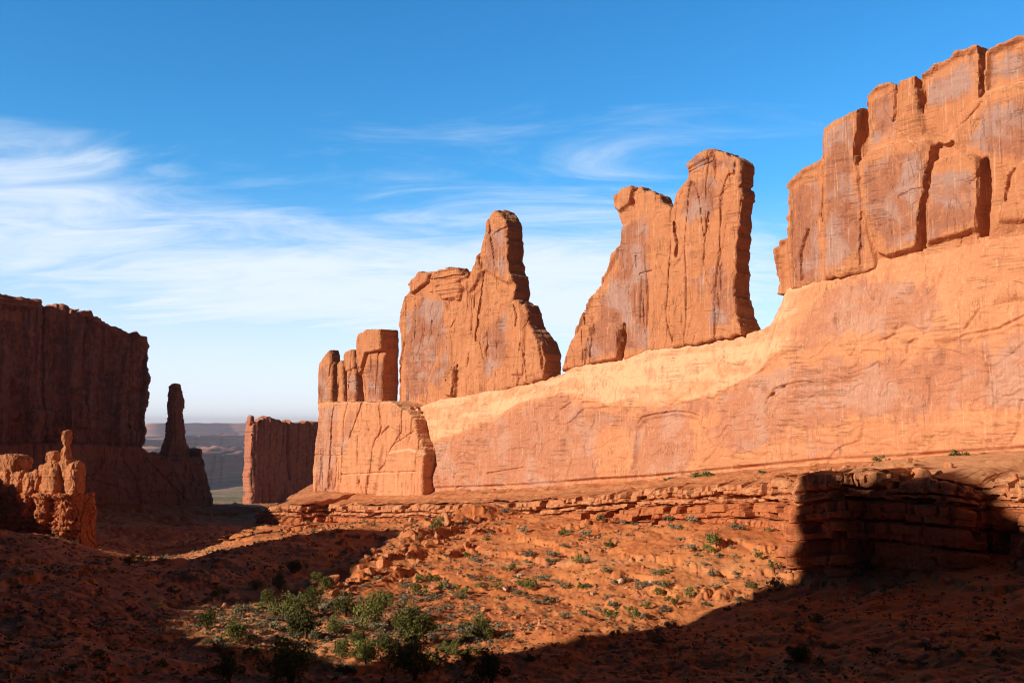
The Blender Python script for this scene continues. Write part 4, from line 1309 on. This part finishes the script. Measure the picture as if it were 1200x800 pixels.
def leaf_cloud(seed, n, blobs, size, flat=0.8, hollow=0.35):
    """many small leaf faces gathered in clumps; unit radius, standing on z = 0"""
    rg = np.random.default_rng(seed)
    C = rg.normal(size=(blobs, 3)) * np.array([0.42, 0.42, 0.28])
    C[:, 2] = np.abs(C[:, 2]) + 0.42
    R = rg.uniform(0.22, 0.46, blobs)
    b = rg.integers(0, blobs, n)
    d = rg.normal(size=(n, 3))
    d /= np.linalg.norm(d, axis=1, keepdims=True)
    P = C[b] + d * (R[b] * rg.uniform(hollow, 1.05, n))[:, None]
    P[:, 2] = np.maximum(P[:, 2] * flat, 0.03)
    a = rg.normal(size=(n, 3)) + d * 0.6
    a /= np.linalg.norm(a, axis=1, keepdims=True)
    t = np.cross(a, rg.normal(size=(n, 3)))
    t /= np.linalg.norm(t, axis=1, keepdims=True)
    s = np.cross(a, t)
    k = size * rg.uniform(0.6, 1.3, n)[:, None]
    V = np.stack([P - t * k, P + s * k * 0.55, P + t * k, P - s * k * 0.55], 1).reshape(-1, 3)
    return V, np.arange(4 * n).reshape(n, 4)


def stems(seed, n, r0, h, spread):
    rg = np.random.default_rng(seed)
    Vs, Qs, o = [], [], 0
    for k in range(n):
        a = rg.uniform(0, 6.28)
        tip = np.array([math.cos(a) * spread * rg.uniform(0.3, 1), math.sin(a) * spread * rg.uniform(0.3, 1), h * rg.uniform(0.7, 1)])
        mid = tip * np.array([0.35, 0.35, 0.5]) + rg.normal(size=3) * 0.05 * h
        rings = [(np.zeros(3) - [0, 0, 0.15 * h], r0), (mid, r0 * 0.65), (tip, r0 * 0.25)]
        for c, r in rings:
            for q in range(5):
                Vs.append(c + r * np.array([math.cos(q * 1.2566), math.sin(q * 1.2566), 0]))
        for i in range(2):
            for q in range(5):
                Qs.append([o + i * 5 + q, o + i * 5 + (q + 1) % 5, o + i * 5 + 5 + (q + 1) % 5, o + i * 5 + 5 + q])
        o += 15
    return np.array(Vs), np.array(Qs)


SAGE, GREEN, CROWN, TRUNK = [], [], [], []
for k in range(6):
    V, Q = leaf_cloud(100 + k, 420, 9, 0.10, 0.75)
    SAGE.append(mesh('sage_leaves', V, Q, None, False))
    SAGE[-1].materials.append(M_SAGE)
    V, Q = leaf_cloud(200 + k, 520, 8, 0.10, 0.95)
    GREEN.append(mesh('green_leaves', V, Q, None, False))
    GREEN[-1].materials.append(M_GREEN)
    V, Q = leaf_cloud(300 + k, 2600, 20, 0.060, 1.15, 0.5)
    CROWN.append(mesh('crown', V, Q, None, False))
    CROWN[-1].materials.append(M_JUN)
    V, Q = stems(400 + k, 6, 0.07, 0.9, 0.45)
    TRUNK.append(mesh('trunk', V, Q))
    TRUNK[-1].materials.append(M_BARK)


def put_shrub(px, py, w, h, green, label, group, p=None):
    p = hit(px, py) if p is None else p
    if p is None:
        return
    k = p[1] / F
    o = link('shrub', rnd.choice(GREEN if green else SAGE))
    o.scale = (0.62 * w * k, 0.62 * w * k, 0.85 * h * k)
    o.rotation_euler = (0, 0, rnd.uniform(0, 6.28))
    o.location = (p[0], p[1], p[2] - 0.1)
    tag(o, label, 'shrub', group)


def put_tree(px, py, w, h, label, mat=None):
    p = hit(px, py)
    if p is None:
        return
    k = p[1] / F
    t = empty('juniper_tree', (p[0], p[1], p[2] - 0.1), label=label, cat='tree')
    t.scale = (0.52 * w * k, 0.52 * w * k, 0.62 * h * k)
    t.rotation_euler = (0, 0, rnd.uniform(0, 6.28))
    i = rnd.randrange(6)
    for name, me in (('trunk', TRUNK[i]), ('crown', CROWN[i])):
        c = bpy.data.objects.new(name, me)
        COL.objects.link(c)
        c.parent = t


for px, py, w, h, lab in (
        (338, 724, 38, 34, 'greyish loose juniper on the sunlit valley floor, left of two crowded junipers'), (358, 750, 38, 48, 'tall yellow-green juniper at the middle of the sunlit valley floor'),
        (327, 693, 16, 22, 'small narrow juniper at the edge of the shade by the boulders'), (366, 713, 26, 26, 'dark dense juniper standing left of the squat boulder'),
        (382, 692, 20, 20, 'small bright juniper against the low end of the rubble ridge'), (405, 724, 28, 30, 'dark juniper below the squat boulder'),
        (437, 736, 34, 46, 'bright green tall juniper in the middle of the valley thicket'), (452, 712, 22, 24, 'loose juniper behind the bright green tall one'),
        (484, 756, 44, 46, 'largest sunlit juniper of the valley thicket with a dark lower half'), (566, 750, 28, 30, 'lone round-crowned juniper at the foot of the slope near the shadow edge'),
        (243, 737, 26, 26, 'twiggy dark juniper at the left edge of the sunlit floor'), (278, 752, 34, 30, 'green juniper in half shade left of the sandy path'),
        (486, 797, 62, 56, 'big black juniper in the shade at the bottom beside a white stone'), (342, 802, 66, 58, 'big black juniper at the bottom of the sandy path'),
        (575, 802, 48, 44, 'black juniper in the shade below the lone round one'), (430, 778, 34, 34, 'dark juniper in broken shade below the thicket'),
        (268, 798, 40, 34, 'black spreading juniper near the bottom left of the path'), (400, 770, 26, 26, 'small juniper in dappled light above the bottom edge'),
        (345, 672, 22, 18, 'dark juniper inside the shade below the three pale boulders'), (372, 683, 16, 16, 'small dark juniper where the shade meets the rubble ridge'),
        (315, 708, 20, 20, 'grey juniper left of and behind the greyish loose one'), (392, 744, 22, 22, 'low juniper in front of the dark one below the squat boulder'), (418, 757, 24, 22, 'dull green juniper left of the largest sunlit one'),
        (468, 736, 20, 22, 'small juniper between the bright tall one and the largest one'), (505, 741, 20, 18, 'outermost juniper on the slope side of the thicket'), (452, 764, 24, 22, 'juniper just left of the largest sunlit one, half shaded'),
        (526, 768, 24, 18, 'low juniper between the largest one and the lone round one, near the shade'), (548, 778, 22, 18, 'black low juniper under the lone round one'),
        (152, 662, 16, 12, 'small juniper in the thin sunlit strip of the far valley floor'), (935, 775, 40, 22, 'wide low black juniper on the shaded right slope'), (300, 690, 22, 14, 'low dark juniper in the shade left of the small narrow one')):
    put_tree(px, py, w, h, lab)
for px, py, w, h, g, lab in (
        (835, 642, 17, 17, 1, 'bright green round shrub high on the sunlit slope'), (783, 613, 14, 12, 0, 'grey shrub at the foot of the ledge above the bright green one'), (703, 612, 10, 10, 1, 'small shrub below the middle of the rock ledge'),
        (728, 614, 11, 9, 0, 'grey shrub beside a block below the ledge'), (634, 602, 11, 9, 0, 'dark shrub on top of the talus under the smooth wall'), (592, 602, 11, 9, 0, 'grey shrub near pale stones high on the talus'),
        (648, 661, 15, 9, 0, 'dark oval shrub on the light terrace'), (621, 694, 13, 15, 1, 'upright dark green shrub beside a pale block'), (638, 680, 18, 10, 0, 'wide grey shrub just above an upright green one'),
        (597, 672, 14, 10, 1, 'green shrub with a boulder shadow left on the slope'), (663, 690, 13, 11, 0, 'brown twiggy shrub in the middle of the slope'), (717, 713, 14, 12, 0, 'grey shrub just above the greenest one'),
        (717, 725, 18, 14, 1, 'greenest shrub at the edge of the foreground shadow'), (808, 703, 12, 14, 1, 'yellow-green shrub close to the shadow edge'), (767, 676, 12, 8, 0, 'grey shrub left of a low spreading green one'),
        (778, 672, 16, 7, 1, 'low spreading green shrub on the terrace'), (888, 612, 12, 10, 0, 'dark grey shrub below the ledge next to the buttress'), (941, 612, 10, 18, 1, 'leafy green shrub against the shaded buttress corner'),
        (935, 617, 10, 8, 0, 'grey shrub at the foot of the leafy green one'), (889, 656, 9, 10, 1, 'narrow green shrub right of the terrace'), (798, 634, 8, 7, 0, 'small dark shrub left of the bright green round one'),
        (514, 620, 12, 14, 1, 'green shrub right of the tilted slab'), (470, 607, 9, 12, 0, 'dark shrub in a nook of the ledge below the pillars'), (506, 606, 8, 7, 1, 'small green shrub between slab and nook'),
        (492, 697, 18, 14, 1, 'round dark green shrub on the open lower slope'), (520, 691, 11, 11, 1, 'green shrub right of the boulder on the lower slope'), (583, 692, 11, 12, 1, 'small dark twin shrub on the lower slope'),
        (475, 707, 15, 14, 0, 'dusky shrub left of the thicket on the lower slope'), (545, 745, 22, 16, 0, 'wide grey shrub left of the lone juniper'), (745, 726, 14, 14, 1, 'black shrub hugging the shadow line'),
        (838, 691, 8, 8, 0, 'small grey shrub on the bright slope near the buttress'), (908, 690, 16, 18, 0, 'spiky shrub at the tip of the sunlit wedge')):
    put_shrub(px, py, w, h, g, lab, None)
# along the foot of the wall, on the bench
for px, py, w, h, lab in ((823, 559, 30, 9, 'long green shrub hugging the base of the smooth wall'), (1122, 535, 26, 12, 'broad bright green shrub at the wall base above the buttress'), (1029, 539, 12, 9, 'small green shrub at the wall base left of the broad one'),
                          (1165, 534, 24, 7, 'low grey-green shrubbery at the wall base near the picture edge'), (896, 553, 12, 5, 'tiny green shrub in the dark crack at the wall base'), (786, 561, 14, 5, 'tiny shrub left of the long one at the wall base'), (1096, 545, 10, 8, 'dark green shrub among blocks on the bench')):
    u, z = WALL.uz(px, py, 2.5)
    put_shrub(px, py, w, h, True, lab, None, p=WALL.world(u, 2.5, z - 0.6))
SG = 'small grey shrubs on the sunlit slope'
for _ in range(100):
    px, py = rnd.uniform(470, 925), rnd.uniform(608, 740)
    if py > 750 - (px - 600) * 0.16:
        continue
    s = rnd.uniform(5, 11)
    put_shrub(px, py, s * 1.4, s, rnd.random() < 0.25, 'small shrub among many on the sunlit talus slope', SG)
for _ in range(70):
    px, py = rnd.uniform(225, 560), rnd.uniform(695, 800)
    s = rnd.uniform(6, 13)
    put_shrub(px, py, s * 1.5, s, rnd.random() < 0.2, 'grey-green sage shrub on the valley floor between the junipers', 'sage shrubs on the valley floor')
for _ in range(12):
    px = rnd.uniform(120, 260)
    put_shrub(px, 655 + (px - 110) * 0.06 + rnd.uniform(-4, 4), rnd.uniform(5, 9), rnd.uniform(4, 6), rnd.random() < 0.4, 'tiny shrub in the far sunlit strip of valley floor', 'tiny shrubs in the far strip')
for _ in range(45):
    px, py = rnd.uniform(600, 1195), rnd.uniform(705, 798)
    if py < 765 - (px - 600) * 0.22:
        continue
    s = rnd.uniform(4, 12)
    put_shrub(px, py, s * 1.6, s, rnd.random() < 0.3, 'dark shrub on the shaded slope in the right foreground', 'dark shrubs on the shaded right slope')
for _ in range(30):
    px, py = rnd.uniform(5, 235), rnd.uniform(668, 798)
    s = rnd.uniform(4, 11)
    put_shrub(px, py, s * 1.6, s, rnd.random() < 0.3, 'dark shrub on the shaded slope at the lower left', 'dark shrubs on the dark left slope')


# ------------------------------------------------------------------ loose stones and dry tufts nobody could count
def scatter(name, n, mat, make, seed, smin, smax, dense=None):
    rg = np.random.default_rng(seed)
    d = 75 * np.exp(rg.random(n) ** 0.75 * math.log(420 / 75))
    a = rg.uniform(-0.56, 0.56, n)
    x, y = d * np.sin(a), d * np.cos(a)
    uu = (x - OW[0]) * E[0] + (y - OW[1]) * E[1]
    ww = (x - OW[0]) * N[0] + (y - OW[1]) * N[1]
    clump = n2(x / 13 + 5, y / 13) + 0.6 * n2(x / 4, y / 4)
    keep = (ww > 34) & (clump > rg.uniform(-0.9, 0.9, n))
    x, y = x[keep], y[keep]
    if dense:
        C = np.array([hit(*c)[:2] for c in dense])
        i = rg.integers(0, len(C), 3000)
        x, y = np.r_[x, C[i, 0] + rg.normal(size=3000) * 7], np.r_[y, C[i, 1] + rg.normal(size=3000) * 13]
    z = ground(x, y)
    Vs, Fs = make()
    m = len(x)
    th = rg.uniform(0, 6.28, m)
    s = (smin * (smax / smin) ** (rg.random(m) ** 2.2)) * np.clip(np.hypot(x, y) / 200, 0.6, 1.4)
    vi = rg.integers(0, len(Vs), m)
    outV, outF, o = [], [], 0
    for k in range(len(Vs)):
        q = vi == k
        c, sn = np.cos(th[q])[:, None], np.sin(th[q])[:, None]
        P = Vs[k][None] * s[q][:, None, None]
        X = P[..., 0] * c - P[..., 1] * sn + x[q][:, None]
        Y = P[..., 0] * sn + P[..., 1] * c + y[q][:, None]
        Z = P[..., 2] + z[q][:, None]
        V = np.stack([X, Y, Z], -1).reshape(-1, 3)
        outV.append(V)
        outF.append((Fs[k][None] + (np.arange(q.sum()) * len(Vs[k]))[:, None, None] + o).reshape(-1, Fs[k].shape[1]))
        o += len(V)
    V, Fq = np.concatenate(outV), np.concatenate(outF)
    me = mesh(name, V, Fq, {'varnish': np.full(len(V), 0.1), 'pale': np.full(len(V), 0.1)}, False)
    return link(name, me, None, mat)


def stones():
    L = [boulder_mesh(60 + k, 0.7, 6, 1) for k in range(6)]
    return [v for v, f in L], [f for v, f in L]


def tufts():
    L = [leaf_cloud(500 + k, 26, 3, 0.26, 0.7) for k in range(5)]
    return [v for v, f in L], [f for v, f in L]


o = scatter('scree', 26000, M_BOULDER, stones, 77, 0.10, 0.9)
tag(o, 'loose red stones strewn over the slopes', 'scree', kind='stuff')
o = scatter('dry_grass', 17000, M_SAGE, tufts, 78, 0.3, 1.0, [(300, 718), (330, 735), (380, 712), (400, 740), (450, 735), (350, 755), (470, 715), (500, 745), (540, 750), (270, 730)])
tag(o, 'dry tufts and low scrub dotting the ground', 'scrub', kind='stuff')


# ------------------------------------------------------------------ the air: far things fade to blue
def build_haze():
    x0, x1, z0, z1 = -31000.0, 31000.0, -480.0, 170.0
    V = np.array([(x, y, z) for z in (z0, z1) for y in (x0, x1) for x in (x0, x1)])
    Q = np.array([(0, 2, 3, 1), (4, 5, 7, 6), (0, 1, 5, 4), (2, 6, 7, 3), (0, 4, 6, 2), (1, 3, 7, 5)])
    m = bpy.data.materials.new('air')
    m.use_nodes = True
    t = NT(m.node_tree)
    out = t.n('ShaderNodeOutputMaterial')
    v = t.n('ShaderNodeVolumePrincipled')
    v.inputs['Color'].default_value = (0.74, 0.78, 1.0, 1)
    v.inputs['Density'].default_value = 0.000036
    v.inputs['Anisotropy'].default_value = 0.0
    t.put(out.inputs['Volume'], v.outputs[0])
    o = link('haze', mesh('haze', V, Q, None, False), None, m)
    tag(o, 'thin blue air', 'haze', kind='stuff')


build_haze()
